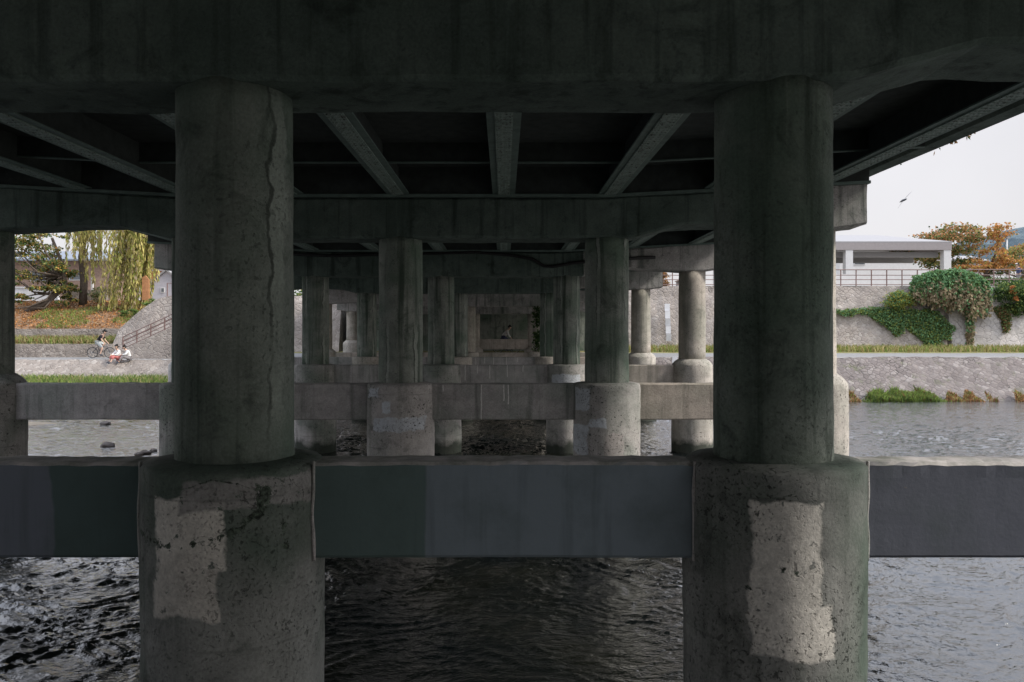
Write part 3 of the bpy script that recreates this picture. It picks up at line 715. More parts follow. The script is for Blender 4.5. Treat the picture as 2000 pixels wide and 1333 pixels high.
grass('grass', gp(9000, 7, 38, lambda x, t: (x, lerp(50.5, 53.8, t), lerp(2.22, 2.34, t))), .42, ['lf_straw', 'lf_grass', 'lf_olive'], [4, 4, 3], 'yellow-green grass verge at the foot of the right wall')
def clump_line(cx, hw, n):
    pts = []
    for _ in range(n):
        u = max(-1, min(1, random.gauss(0, .5))); x = cx + hw * u; d = random.random() * (1 - .6 * abs(u))
        pts.append((x, 39.9 + .9 * d - .3, -.03 + max(0, d - .25) * .6)); HH.append(HS * (1 - .75 * u * u) * (.75 + .6 * noise.noise(Vector((x * 3, d * 3, 0)))))
    return pts
pg = []; pb = []; HH = []; HS = .44
for px, hw, n in ((1715, .9, 1600), (1755, 1.3, 2600), (1800, 1.0, 1800)): pg += clump_line((px - 984) * 40.2 / 1556, hw, n)
HG = HH; HH = []; HS = .30
for px, hw, n in ((1858, .45, 700), (1893, .5, 900), (1930, .25, 120), (1990, .35, 700), (1663, .3, 300)): pb += clump_line((px - 984) * 40.2 / 1556, hw, n)
grass('grass', pg, HG, ['lf_grass', 'lf_green', 'lf_brown'], [7, 3, 1.2], 'bright green tussocks at the right waterline')
grass('grass', pb, HH, ['lf_brown', 'lf_rust', 'lf_straw', 'lf_grass'], [5, 3, 2, 2], 'brown dry tussocks at the right waterline')
# tufts hanging from the deck edge
hp = []
for _ in range(500):
    y = random.uniform(5, 30)
    if noise.noise(Vector((y * .9, 3, 1))) < .0: continue
    hp.append((1.82 * S + random.uniform(-.02, .06), y, CZ + .797 * S + camber(y) + random.uniform(-.02, .1)))
if hp:
    hp = np.array(hp); lv = leaves('hanging_weeds', hp, .045, ['lf_dark', 'lf_brown'], [3, 2], None, dirs=np.tile(np.array([[.3, 0, -1.]]), (len(hp), 1)), elong=1.3)
    tag(lv, 'small dark weeds hanging along the deck edge against the sky', 'weeds', kind='stuff')

cp = np.stack([rng.normal(1.68, .13, 900), 39.32 + rng.uniform(-.1, .1, 900), rng.uniform(2.3, 4.7, 900)], 1); cp = cp[np.abs(np.sin(cp[:, 2] * 2.6)) > .3]
tag(leaves('creeper', cp, .10, ['lf_dark', 'lf_green'], [3, 1]), 'dark creeper climbing the inner right column of the fifth pier', 'vine')
# ------------------------------------------------------------------ rocks in the river
def rock(px, py, r, label):
    Y = 1556 * CZ / (py - 657); x = (px - 984) * Y / 1556
    bm = bmesh.new(); bmesh.ops.create_icosphere(bm, subdivisions=3, radius=r)
    for v in bm.verts:
        n = noise.noise(v.co * (2.2 / r) * .5 + Vector((px, 0, 0))); v.co *= 1 + .35 * n; v.co.z *= .62; v.co.x *= 1.25
    me = bpy.data.meshes.new('river_rock'); bm.to_mesh(me); bm.free(); me.materials.append(M['rock'])
    me.polygons.foreach_set('use_smooth', [True] * len(me.polygons))
    o = bpy.data.objects.new('river_rock', me); COL.objects.link(o); o.location = (x, Y, r * .12)
    tag(o, label, 'rock', 'rocks in the shallow river')
rock(210, 872, .17, 'dark round rock alone in the river left of the big column')
rock(206, 829, .15, 'small dark rock just below the far left tie beam')
rock(286, 886, .12, 'pale wet rock nearest the left tie beam top')
rock(300, 881, .08, 'smallest rock of the pair beside the big left column')
rock(272, 889, .10, 'low flat rock left of the pale wet rock')
rock(1395, 826, .12, 'small rock half hidden by the big right column')

# ------------------------------------------------------------------ stairs and railings
st = empty('stone_stairs', (-21, 50.2, 1.9), 'stone stairs climbing rightwards against the left retaining wall', 'stairs')
mb = MB(); poly = [(-24.0, 1.86)]; x, z = -24.0, 1.88
while z < 5.3:
    poly += [(x, z + .155), (x + .33, z + .155)]; x += .33; z += .155
poly += [(x, 1.86)]
mb.prism([(a + 21, b - 1.9) for a, b in poly], -.75, .85); mb.build('steps', M['stone'], st)
mb = MB(); mb.prism([(-3.2, -.05), (-3.2, .25), (x + 21, z - 1.9 + .25), (x + 21, -.05)], -.97, -.752); mb.build('side_wall', M['stone_wall'], st)
def railing(name, pts, posts_every, h, rails, label, mat=None, r=.028, group=None):
    mat = mat or M['brownrail']; P = [Vector(p) for p in pts]; t = empty(name, P[0], label, 'railing', group); o0 = P[0]
    L_ = [0]
    for a, b in zip(P, P[1:]): L_.append(L_[-1] + (b - a).length)
    def pos(s_):
        for k in range(len(P) - 1):
            if s_ <= L_[k + 1] + 1e-6: return P[k].lerp(P[k + 1], (s_ - L_[k]) / (L_[k + 1] - L_[k]))
        return P[-1]
    n = int(L_[-1] / posts_every)
    for k in range(n + 1):
        p = pos(L_[-1] * k / n) - o0; mb = MB(); mb.box(p.x - .03, p.x + .03, p.y - .03, p.y + .03, p.z - .04, p.z + h); mb.build('post', mat, t)
    for f in rails:
        mb = MB(); mb.tube([p - o0 + Vector((0, 0, h * f)) for p in P], r if f < .98 else r * 1.3, 6); mb.build('rail', mat, t)
    return t
railing('railing', [(8.5, 55.2, 6.72), (29.6, 55.2, 6.72), (40, 55.2, 6.76), (52, 55.2, 6.8)], 1.04, 1.14, [1, .67, .4, .1], 'long brown four-rail railing on top of the right retaining wall')
railing('railing', [(-23.6, 49.35, 2.35), (-21.0, 49.35, 3.55), (-19.3, 49.35, 4.35)], .86, .86, [1, .72, .66, .42, .16], 'brown sloping handrail on the left stone stairs', r=.022)
railing('railing', [(-22.9, 54.2, 5.86), (-18, 54.2, 5.86), (-11, 54.2, 5.86)], 1.9, 1.0, [1, .12], 'thin brown railing above the left stone wall', r=.02)

# ------------------------------------------------------------------ gauge boards
gb = empty('gauge_board', at(1306, 668, 53.7), 'column of five square grey gauge boards on the right retaining wall', 'gauge board')
for k, m in enumerate(['panel', 'panel2', 'panel', 'panel2', 'panel2']):
    mb = MB(); z0 = .05 + k * .51; tilt = z0 * .24; mb.box(-.17, .17, tilt - .06, tilt + .02, z0, z0 + .49); mb.build('panel', M[m], gb)
g2 = MB(); p = at(1318, 717, 41.2); g2.box(-.14, .14, -.05, .03, 0, .52); g2.box(-.03, .03, .031, .09, -.3, .5)
o = g2.build('gauge_board', M['panel2'], None, (p.x, p.y, p.z)); tag(o, 'single pale blue gauge board standing on the right revetment', 'gauge board')

# ------------------------------------------------------------------ right: pavilion, buildings, poles
pv = empty('pavilion', (26, 60, 6.74), 'open concrete pavilion with grey-pink fascia and white columns behind the railing', 'pavilion')
bx = lambda x0, x1, y0, y1, z0, z1: (x0 - 26, x1 - 26, y0 - 60, y1 - 60, z0 - 6.74, z1 - 6.74)
for x in (18.2, 26.05, 33.45):
    for y in (60.3, 68):
        if x == 33.45 and y == 68: continue
        mb = MB(); mb.box(*bx(x - .27, x + .27, y - .27, y + .27, 6.7, 9.76)); mb.build('column', M['white'], pv)
mb = MB(); mb.box(*bx(14, 33.75, 60.0, 60.5, 9.76, 10.3)); mb.box(*bx(33.25, 33.75, 60.503, 68.5, 9.76, 10.3)); mb.build('fascia', M['fascia'], pv)
mb = MB(); mb.box(*bx(14, 33.2, 60.9, 61.3, 9.30, 9.7)); mb.box(*bx(14, 33.2, 64.5, 64.9, 9.2, 9.7)); mb.build('beam', M['pale'], pv)
mb = MB(); a = [(14, 60), (33.8, 60), (33.8, 69), (14, 69)]
mb.add([(x - 26, y - 60, 3.565) for x, y in a] + [(x - 26, y - 60, 3.66) for x, y in a] + [(14 - 26, 4.5, 4.7), (30.2 - 26, 4.5, 4.7)],
       [(3, 2, 1, 0), (0, 1, 5, 4), (1, 2, 6, 5), (2, 3, 7, 6), (4, 5, 9, 8), (5, 6, 9), (6, 7, 8, 9), (3, 0, 4, 8, 7)])
mb.build('roof', M['pale'], pv)
mb = MB(); mb.box(19, 33.2, 57.4, 57.7, 6.7, 7.72); tag(mb.build('low_wall', M['white']), 'low white wall behind the railing under the pavilion', 'wall')
def building(name, x0, x1, y0, y1, z0, z1, wm, label, wins=(), roof=None, rh=.8, axis='x', rm='bluegrey', over=.4, group=None):
    b = empty(name, ((x0 + x1) / 2, y0, z0), label, 'building', group); ox, oy, oz = (x0 + x1) / 2, y0, z0
    mb = MB(); mb.box(x0 - ox, x1 - ox, 0, y1 - y0, 0, z1 - z0); mb.build('wall', M[wm], b)
    for (a, c, d, e) in wins:
        mb = MB(); mb.box(a - ox, c - ox, -.05, .02, d - oz, e - oz); f = mb.build('window', M['white'], b)
        mb = MB(); mb.box(a - ox + .06, c - ox - .06, -.062, -.052, d - oz + .06, e - oz - .06); mb.build('pane', M['glass'], f)
    if roof == 'gable':
        mb = MB(); h = z1 - z0; X0, X1, Y1 = x0 - ox - over, x1 - ox + over, y1 - y0
        if axis == 'x':
            ym = Y1 / 2; sec = [(-over, h - .05), (ym, h + rh), (Y1 + over, h - .05), (Y1 + over, h + .12), (ym, h + rh + .17), (-over, h + .12)]
            mb.loft([[(X, y, z) for y, z in sec] for X in (X0, X1)])
            gm = MB(); gm.add([(x0 - ox, 0, h), (x0 - ox, Y1, h), (x0 - ox, ym, h + rh - .03), (x1 - ox, 0, h), (x1 - ox, Y1, h), (x1 - ox, ym, h + rh - .03)], [(0, 1, 2), (3, 5, 4), (0, 2, 5, 3), (1, 4, 5, 2)])
        else:
            xm = 0; sec = [(X0, h - .05), (xm, h + rh), (X1, h - .05), (X1, h + .12), (xm, h + rh + .17), (X0, h + .12)]
            mb.loft([[(x, y, z) for x, z in sec] for y in (-over, Y1 + over)])
            gm = MB(); gm.add([(x0 - ox, 0, h), (x1 - ox, 0, h), (xm, 0, h + rh - .03), (x0 - ox, Y1, h), (x1 - ox, Y1, h), (xm, Y1, h + rh - .03)], [(0, 1, 2), (3, 5, 4), (0, 2, 5, 3), (1, 4, 5, 2)])
        mb.build('roof', M[rm], b); gm.build('gable', M[wm], b)
    elif roof == 'flat':
        mb = MB(); mb.box(x0 - ox - .2, x1 - ox + .2, -.2, y1 - y0 + .2, z1 - z0 + .003, z1 - z0 + .3); mb.build('roof', M[rm], b)
    return b
X75 = lambda px, Y=76: (px - 984) * Y / 1556
Z75 = lambda py, Y=76: CZ - (py - 657) * Y / 1556
building('building', X75(1640), X75(1842), 76, 84, 6.7, Z75(499), 'white', 'long white building seen through the open pavilion',
         [(X75(1741), X75(1756), Z75(511), Z75(504)), (X75(1758), X75(1766), Z75(511), Z75(504)), (X75(1770), X75(1794), Z75(509), Z75(503)), (X75(1668), X75(1690), Z75(518), Z75(505))], 'flat', rm='fascia')
railing('railing', [(X75(1700, 72), 72, 6.75), (X75(1850, 72), 72, 6.75)], 1.6, 2.0, [1, .6], 'orange railing in front of the long white building', M['orange'])
building('building', X75(1868, 110), X75(1925, 110), 110, 118, 6.7, Z75(511, 110), 'fascia', 'beige low house behind the orange maple', [(X75(1880, 110), X75(1890, 110), Z75(530, 110), Z75(520, 110))], 'gable', 1.0, rm='pale')
building('building', X75(1928, 120), X75(1985, 120), 120, 128, 6.7, Z75(520, 120), 'white', 'white low house right of the beige one', [(X75(1945, 120), X75(1955, 120), Z75(534, 120), Z75(526, 120))], 'gable', .8, rm='bluegrey')
def pole(px, y0, y1, Y, label):
    a, b = at(px, y0, Y), at(px, y1, Y); t = empty('lamp_post', (a.x, Y, 6.74), label, 'lamp post')
    h = b.z - 6.74; mb = MB(); mb.tube([(0, 0, 0), (0, 0, h)], [.09, .06], 8); mb.build('pole', M['white'], t, smooth=True)
    mb = MB(); mb.box(-.22, .22, -.12, .12, h + .002, h + .12); mb.build('lamp_head', M['pale'], t)
pole(1967, 560, 466, 70, 'taller white lamp post between the two autumn trees')
pole(1982, 560, 502, 72, 'shorter white lamp post at the far right behind the railing')

# distant wooded hill
mb = MB(); V = []; F = []; nx, ny = 70, 26
for i in range(nx):
    for j in range(ny):
        x = 460 + i * 14; y = 560 + j * 16
        t = j / (ny - 1); hgt = float(np.interp(x, [460, 505, 522, 545, 580, 650, 900, 1440], [10, 60, 92, 108, 118, 132, 120, 60]))
        z = 6 + hgt * math.sin(min(1, t * 1.35) * math.pi / 2) + 5 * noise.noise(Vector((x * .03, y * .03, 0))) + 3 * noise.noise(Vector((x * .12, y * .12, 5)))
        V.append((x, y, z))
for i in range(nx - 1):
    for j in range(ny - 1): a = i * ny + j; F.append((a, a + ny, a + ny + 1, a + 1))
mb.add(V, F)
g = G('hazed_forest'); v = g.obj()
c = g.mix(g.rng(g.noise(v, .09, 8, .7), .4, .6), (.125, .165, .19), (.175, .22, .235))  # blue haze of the distance mixed into the forest colour
tag(mb.build('hill', g.bsdf(c, 1, g.bump(g.noise(v, .15, 6, .7), 1, 5), 0)), kind='structure')

# ------------------------------------------------------------------ right vegetation
B = [((35.2, 66, 10.4), (2.1, 2, 1.3), 3000), ((37.6, 66, 11.4), (2.2, 2, 1.4), 3400), ((33.6, 66, 10.2), (1.4, 1.5, .7), 1100), ((36.5, 66, 9.6), (1.9, 1.8, 1), 1500)]
def mapl(pts): 
    r = rng.random(len(pts)); t = (pts[:, 2] - 9.2) / 3 + rng.normal(0, .25, len(pts)); out = np.where(r < .15, 0, 1); out = np.where((t > -.1) & (r > .3), 2, out); return np.where((t > .2) & (r > .55), 3, out)
limb_tree('maple_tree', (0, 0, 0), 'broad maple turning from green to copper behind the pavilion', 'tree', [(37.4, 66, 6.6), (37.3, 66, 8), (36.8, 66, 9.4)], .22,
          auto_limbs((37.2, 66, 8.2), B), B, .16, ['lf_dark', 'lf_green', 'lf_olive', 'lf_rust'], mapl)
B = [((39.9, 64, 11.6), (1.0, 1, 1.2), 1100), ((39.2, 64, 9.8), (1.2, 1, .8), 900), ((38.2, 64, 8.9), (1.9, 1, .5), 1500), ((40.6, 64, 9.0), (1.8, 1, .55), 1300), ((36.9, 64, 8.3), (.7, .8, .5), 500)]
limb_tree('maple_tree', (0, 0, 0), 'slender bright orange maple in front of the broad green one', 'tree', [(38.0, 64, 6.6), (38.5, 64, 7.9), (39.4, 64, 9.6), (39.9, 64, 11.4)], .12,
          auto_limbs((38.6, 64, 8.0), B), B, .14, ['lf_orange', 'lf_rust', 'lf_yellow', 'lf_olive'], [6, 3, 2, 1.5])
B = [((43.6, 67, 9.6), (1.6, 1.6, 1.5), 2600), ((42.0, 67, 9.4), (1.2, 1, .7), 800), ((44.6, 67, 8.7), (1.2, 1, 1), 1000)]
limb_tree('maple_tree', (0, 0, 0), 'bushy olive and rust tree at the right edge beyond the lamp posts', 'tree', [(44, 67, 6.6), (43.8, 67, 8.4), (43.5, 67, 9.6)], .16,
          auto_limbs((43.9, 67, 8.0), B), B, .15, ['lf_green', 'lf_olive', 'lf_rust', 'lf_yellow'], [4, 4, 2, 1.5])
B = [((41.3, 68, 8.6), (1.3, 1, .7), 500), ((42.4, 68, 8.2), (1, 1, .5), 300)]
limb_tree('pine_tree', (0, 0, 0), 'thin grey-green pine below the lamp posts', 'tree', [(41.4, 68, 6.6), (41.2, 68, 7.8), (41.6, 68, 8.8)], .09, auto_limbs((41.3, 68, 7.7), B), B, .14, ['lf_green', 'lf_dark'], [3, 1])
B = [((25.2, 78, 9.4), (1.0, 1, 1.0), 900)]
limb_tree('bush_tree', (0, 0, 0), 'small yellow-green tree seen left under the pavilion roof', 'tree', [(25.2, 72, 6.6), (25.2, 72, 8.0)], .08, [], [((24.7, 72, 9.2), (.9, .8, .9), 1100)], .13, ['lf_lime', 'lf_green', 'lf_orange'], [4, 3, 1])
hd = leaves('hedge', np.stack([rng.uniform(32.6, 52, 9000), 56.6 + rng.uniform(-.35, .35, 9000), rng.uniform(6.75, 7.42, 9000)], 1), .10, ['lf_dark', 'lf_green'], [3, 2])
tag(hd, 'low dark hedge behind the railing at far right', 'hedge')
# brown shrub behind the railing left of the big right column
hd = leaves('shrub', blob_pts([((11.3, 58, 7.6), (.75, .6, .9), 1500)]), .11, ['lf_brown', 'lf_rust', 'lf_olive'], [5, 2, 1]); tag(hd, 'brown withered shrub behind the railing left of the big right column', 'shrub')

def strands(starts, drift, drops, step, n_leaf_per, spread=.05):
    P = []; D = []; Tt = []
    for k, s0 in enumerate(starts):
        p = Vector(s0); dv = Vector(drift[k]); m = max(3, int(drops[k] / step)); vel = dv.copy()
        for i in range(m):
            vel = vel * .80 + Vector((random.gauss(0, .03), random.gauss(0, .03), -1)) * .30; vel.normalize()
            p = p + vel * step
            for _ in range(n_leaf_per):
                P.append((p.x + random.gauss(0, spread), p.y + random.gauss(0, spread), p.z + random.gauss(0, spread))); D.append(tuple(vel)); Tt.append(i / m)
    return np.array(P), np.array(D), np.array(Tt)
# drooping shrub over the wall
ss = []; dr = []; dp = []
for _ in range(900):
    a = random.uniform(0, math.pi); rr = random.random() ** .5
    x = 30.3 + 2.0 * math.cos(a) * rr; ss.append((x, 54.9 - random.uniform(0, 1.0), 6.7 + (.95 * math.sqrt(max(0, 1 - ((x - 30.3) / 2.4) ** 2))) * random.uniform(.6, 1)))
    dr.append((1.1 * math.cos(a) * rr, -random.uniform(.2, 1.0), random.uniform(.1, .7)))
    dp.append(random.uniform(1.1, 2.9) * (1 - .28 * abs((x - 30.8) / 2.2)) + (.5 if x > 31 else 0))
for _ in range(26): ss.append((31.6 + random.gauss(0, .12), 54.2, 5.2)); dr.append((0, -.3, 0)); dp.append(random.uniform(1.6, 2.6))
P, D, T = strands(ss, dr, dp, .13, 3, .035)
tw = np.where(rng.random(len(T)) < np.clip((T - .42) * 2.4 + (P[:, 0] - 30.3) * .10, 0, .85), 1, 0); tw = np.where((tw == 0) & (rng.random(len(T)) < .3), 2, tw)
sh = empty('drooping_shrub', (30.3, 54.6, 6.7), 'big green shrub drooping over the wall with bare tan tips', 'shrub')
o = leaves('foliage', P - np.array([30.3, 54.6, 6.7]), .13, ['lf_shrub', 'lf_tan', 'lf_green'], lambda q: tw, sh, dirs=D, elong=1.5)
mb = MB()
for k in range(9): a = k * .4 - 1.6; mb.tube([(a * .4, .2, -.1), (a * .7, -.1, .5), (a, -.6, .55), (a * 1.1, -.9, 0)], [.05, .035, .025, .01], 5)
mb.build('stem', M['bark'], sh)
# vines on the wall
def wall_y(z): return 53.9 + (z - 2.2) / 4.52 * 1.0
def inpoly(x, y, P_):
    c = False; j = len(P_) - 1
    for i in range(len(P_)):
        if (P_[i][1] > y) != (P_[j][1] > y) and x < (P_[j][0] - P_[i][0]) * (y - P_[i][1]) / (P_[j][1] - P_[i][1]) + P_[i][0]: c = not c
        j = i
    return c
def vine(poly, n, mats, wts, label, size=.10, thick=.35):
    xs_ = [p[0] for p in poly]; ys_ = [p[1] for p in poly]; out = []
    while len(out) < n:
        px, py = random.uniform(min(xs_), max(xs_)), random.uniform(min(ys_), max(ys_))
        j = 9 * noise.noise(Vector((px * .07, py * .07, 0)))
        if not inpoly(px + j, py + j * .6, poly): continue
        p = at(px, py, 54.3); out.append((p.x, wall_y(p.z) - random.random() ** 2 * thick - .05, p.z))
    o = leaves('wall_vine', np.array(out), size, mats, wts); return tag(o, label, 'vine')
vine([(1622, 608), (1700, 600), (1760, 604), (1830, 606), (1862, 640), (1840, 668), (1806, 684), (1790, 660), (1765, 640), (1745, 658), (1722, 634), (1690, 614), (1622, 616)], 11000, ['lf_green', 'lf_shrub', 'lf_lime'], [4, 5, 2], 'green creeper spreading down the right wall left of the drooping shrub')
vine([(1940, 600), (1975, 600), (1972, 630), (1966, 655), (1958, 648), (1952, 625)], 1400, ['lf_green', 'lf_brown'], [3, 2], 'short tail of creeper hanging below the flowering bush')
o = leaves('shrub', blob_pts([((27.0, 54.2, 5.7), (1.05, .45, .62), 3600)]) , .09, ['lf_lime', 'lf_yellow', 'lf_shrub'], [4, 2, 4]); tag(o, 'rounded yellow-green shrub between creeper and drooping shrub', 'shrub')
fb = empty('flowering_bush', (34.8, 54.6, 6.2), 'dark green bush with orange flowers at the right edge above the wall', 'bush')
leaves('foliage', blob_pts([((0, -.3, 0), (1.5, .8, .95), 4800), ((1.6, -.3, .1), (1.3, .8, 1.0), 3600), ((.4, -.5, -.9), (1.0, .4, .6), 1700)]), .10, ['lf_dark', 'lf_green', 'lf_lime'], [4, 4, 1], fb)
leaves('flower', blob_pts([((-.6, -1.0, .1), (.3, .1, .3), 60), ((-.3, -1.0, -.35), (.2, .1, .15), 60)]), .13, ['lf_orange', 'lf_red'], [3, 1], fb)

# ------------------------------------------------------------------ left buildings and trees
XL = lambda px, Y: (px - 984) * Y / 1556
building('building', XL(-120, 78), XL(217, 78), 78, 88, 5.9, Z75(510, 78), 'brownwall', 'long brown building with blue-grey tiled eaves behind the willow',
         [(XL(60, 78), XL(90, 78), Z75(550, 78), Z75(530, 78)), (XL(135, 78), XL(165, 78), Z75(548, 78), Z75(528, 78))], 'gable', 1.3, rm='bluegrey', over=.9)
hs = building('house', XL(294, 64), XL(356, 64), 64, 72, 5.9, Z75(556, 64), 'lilac', 'small lilac-grey gabled house behind the thin railing', [(XL(314, 64), XL(322, 64), Z75(572, 64), Z75(562, 64))], 'gable', 1.1, axis='y', rm='pale', over=.15)
building('building', XL(262, 84), XL(420, 84), 84, 92, 5.9, Z75(530, 84), 'orange', 'low shop with an orange band behind the lilac house', [], 'flat', rm='fascia')
tb = MB(); tb.prism([(0, 0), (.48, 0), (.48, 1.45), (.24, 1.75), (0, 1.6)], -.06, .06); o = tb.build('notice_board', M['orange'], None, (XL(278, 57), 57, 5.85)); tag(o, 'upright orange-brown board at the corner of the left wall', 'board')
tb = MB(); tb.box(-.22, .22, -.2, .2, 0, 1.55); tb.box(-.26, .26, -.24, .24, 1.553, 1.65); o = tb.build('utility_box', M['panel2'], None, (XL(268, 57.6), 57.6, 5.85)); tag(o, 'pale utility box left of the orange-brown board', 'utility box')
tb = MB(); tb.box(XL(-120, 61), XL(112, 61), 61, 61.3, 5.85, 6.95); tb.box(XL(-120, 61), XL(112, 61), 60.94, 61.36, 6.953, 7.05); tag(tb.build('low_wall', M['panel2']), 'pale low wall behind the leaning tree at far left', 'wall')
tb = MB(); tb.box(XL(124, 60.6), XL(207, 60.6), 60.6, 60.9, 5.8, 6.78); tag(tb.build('low_wall', M['stone']), 'grey stone low wall under the willow curtain', 'wall')
tb = MB(); tb.box(-.07, .07, -.07, .07, 0, 1.15); o = tb.build('signpost', M['white'], None, (XL(180, 61.5), 61.5, 6.75)); tag(o, 'short white post above the grey low wall', 'post')

Bl = [((-34.3, 58, 9.4), (1.9, 1.5, 1.0), 2000), ((-32.5, 58, 8.0), (1.2, 1.2, .8), 1300), ((-35.3, 58, 7.6), (1.4, 1.2, .7), 1000), ((-33.2, 57.5, 6.9), (1.0, 1, .5), 900), ((-31.9, 58, 6.6), (.7, .8, .7), 900), ((-34.6, 57, 5.9), (1.3, .8, .35), 500), ((-33, 58, 10.8), (2.2, 1.4, .6), 1000), ((-36.5, 58, 10.2), (1.5, 1.4, 1.0), 900), ((-31.8, 58, 5.8), (.6, .6, .4), 400)]
limb_tree('cherry_tree', (0, 0, 0), 'leaning tree with sparse green and orange leaves at far left', 'tree', [(-34.2, 57, 4.9), (-33.0, 57.5, 5.7), (-31.9, 58, 6.9), (-32.2, 58, 8.6), (-32.9, 58, 10.4)], .24,
          auto_limbs((-32.1, 58, 7.6), Bl, 3) + auto_limbs((-32.4, 57.8, 6.3), Bl[5:6] + Bl[2:3], 3), Bl, .135, ['lf_olive', 'lf_green', 'lf_dark', 'lf_yellow', 'lf_orange'], [5, 4, 4, 2, 1.5])
wt = empty('willow_tree', (-31.2, 59, 5.7), 'willow with long yellow-green hanging strands on the left bank', 'tree'); W0 = Vector((-31.2, 59, 5.7))
mb = MB(); mb.tube([(0, 0, -.3), (.1, 0, 1.6), (-.1, 0, 3.4), (.4, 0, 6.6)], [.30, .26, .22, .14], 10)
for e in ((4.3, -1, 7.2), (2.2, -1, 6.9), (-.8, 0, 7.3), (3.4, -1.2, 7.3)): mb.tube([(.1, 0, 4.6), (e[0] * .5, e[1] * .5, 6.4), e], [.12, .08, .04], 6)
mb.build('trunk', M['bark'], wt, smooth=True)
ss = []; dr = []; dp = []
for _ in range(115): ss.append((random.gauss(-26.4, .7) , 57.6 + random.uniform(-.8, .8), random.uniform(10.6, 13.2))); dr.append((random.uniform(-.4, .5), random.uniform(-.3, .3), .1)); dp.append(random.uniform(4.2, 7.0))
for _ in range(40): ss.append((random.uniform(-26.3, -24.9), 57.8, random.uniform(11, 12.6))); dr.append((.4, 0, 0)); dp.append(random.uniform(1.5, 3.4))
for _ in range(42):
    x = random.uniform(-31.4, -28.9); ss.append((x, 58 + random.uniform(-.8, .8), random.uniform(10.6, 12.6))); dr.append((random.uniform(-.3, .3), 0, .1)); dp.append(random.uniform(1.2, 4.3) if int(x * 2.4) % 2 else random.uniform(.8, 2.4))
P, D, T = strands(ss, dr, dp, .12, 3, .04)
P[:, 0] += -.55 * ((12 - P[:, 2]) / 6).clip(0, 1.3) ** 1.5 * (P[:, 0] > -29)      # strands blown to the left
leaves('crown', P - np.array(W0), .085, ['lf_willow', 'lf_lime', 'lf_tan'], [6, 2, 2], wt, dirs=D, elong=3.6, jit=.22)
Bd = [((-30.8, 66, 11.9), (1.6, 1.2, .8), 700), ((-27.8, 66, 12.2), (1.3, 1, .7), 450)]
limb_tree('bare_tree', (0, 0, 0), 'dark thin-leaved tree standing behind the willow curtain', 'tree', [(-32.4, 66, 5.8), (-32.6, 66, 8), (-32.0, 66, 10.6), (-31.2, 66, 12)], .2, auto_limbs((-32.0, 66, 10.6), Bd, 4), Bd, .11, ['lf_brown', 'lf_dark'], [2, 3])
o = leaves('shrub', blob_pts([((-29.7, 59, 6.3), (.9, .5, .75), 1300)]), .09, ['lf_tan', 'lf_green', 'lf_straw'], [3, 3, 3]); tag(o, 'loose pale-flowered shrub in front of the grey low wall', 'shrub')
o = leaves('shrub', blob_pts([((-26.0, 55.6, 4.9), (.8, .3, .3), 700), ((-24.5, 55.4, 5.6), (.7, .3, .3), 700)]), .09, ['lf_green', 'lf_grass'], [3, 3]); tag(o, 'low green shrub at the slanting end of the left retaining wall', 'shrub')
o = leaves('tree_mass', blob_pts([((x, 100 + (i % 3) * 4, 8.5 + (i % 2)), (4, 3, 3.2), 900) for i, x in enumerate(range(-74, -22, 5))]), .38, ['lf_dark', 'lf_green', 'lf_olive'], [4, 3, 2]); tag(o, 'green tree mass behind the left buildings', 'trees', kind='stuff')

# ------------------------------------------------------------------ bird over the river
bd = MB(); p0 = at(1768, 386, 30)
pts = [(.45 * t - .05, .1 * t, .52 * t - .10 * t * t - .1) for t in np.linspace(-.55, .8, 9)]
rings = []
for k, q in enumerate(pts):
    w_ = .055 * math.sin(math.pi * (k + .6) / 9.2) + .006; rings.append([(q[0] - w_ * .3, q[1] - w_, q[2]), (q[0], q[1], q[2] + w_ * .16), (q[0] + w_ * .3, q[1] + w_, q[2]), (q[0], q[1], q[2] - w_ * .16)])
bd.loft(rings); bd.tube([(-.05, -.22, -.09), (-.05, -.1, -.1), (-.05, .05, -.1), (-.05, .2, -.12), (-.05, .32, -.13)], [.012, .035, .045, .03, .006], 8)
o = bd.build('bird', M['frame_dark'], None, p0, True); tag(o, 'dark bird gliding with curved wings in the pale sky', 'bird')

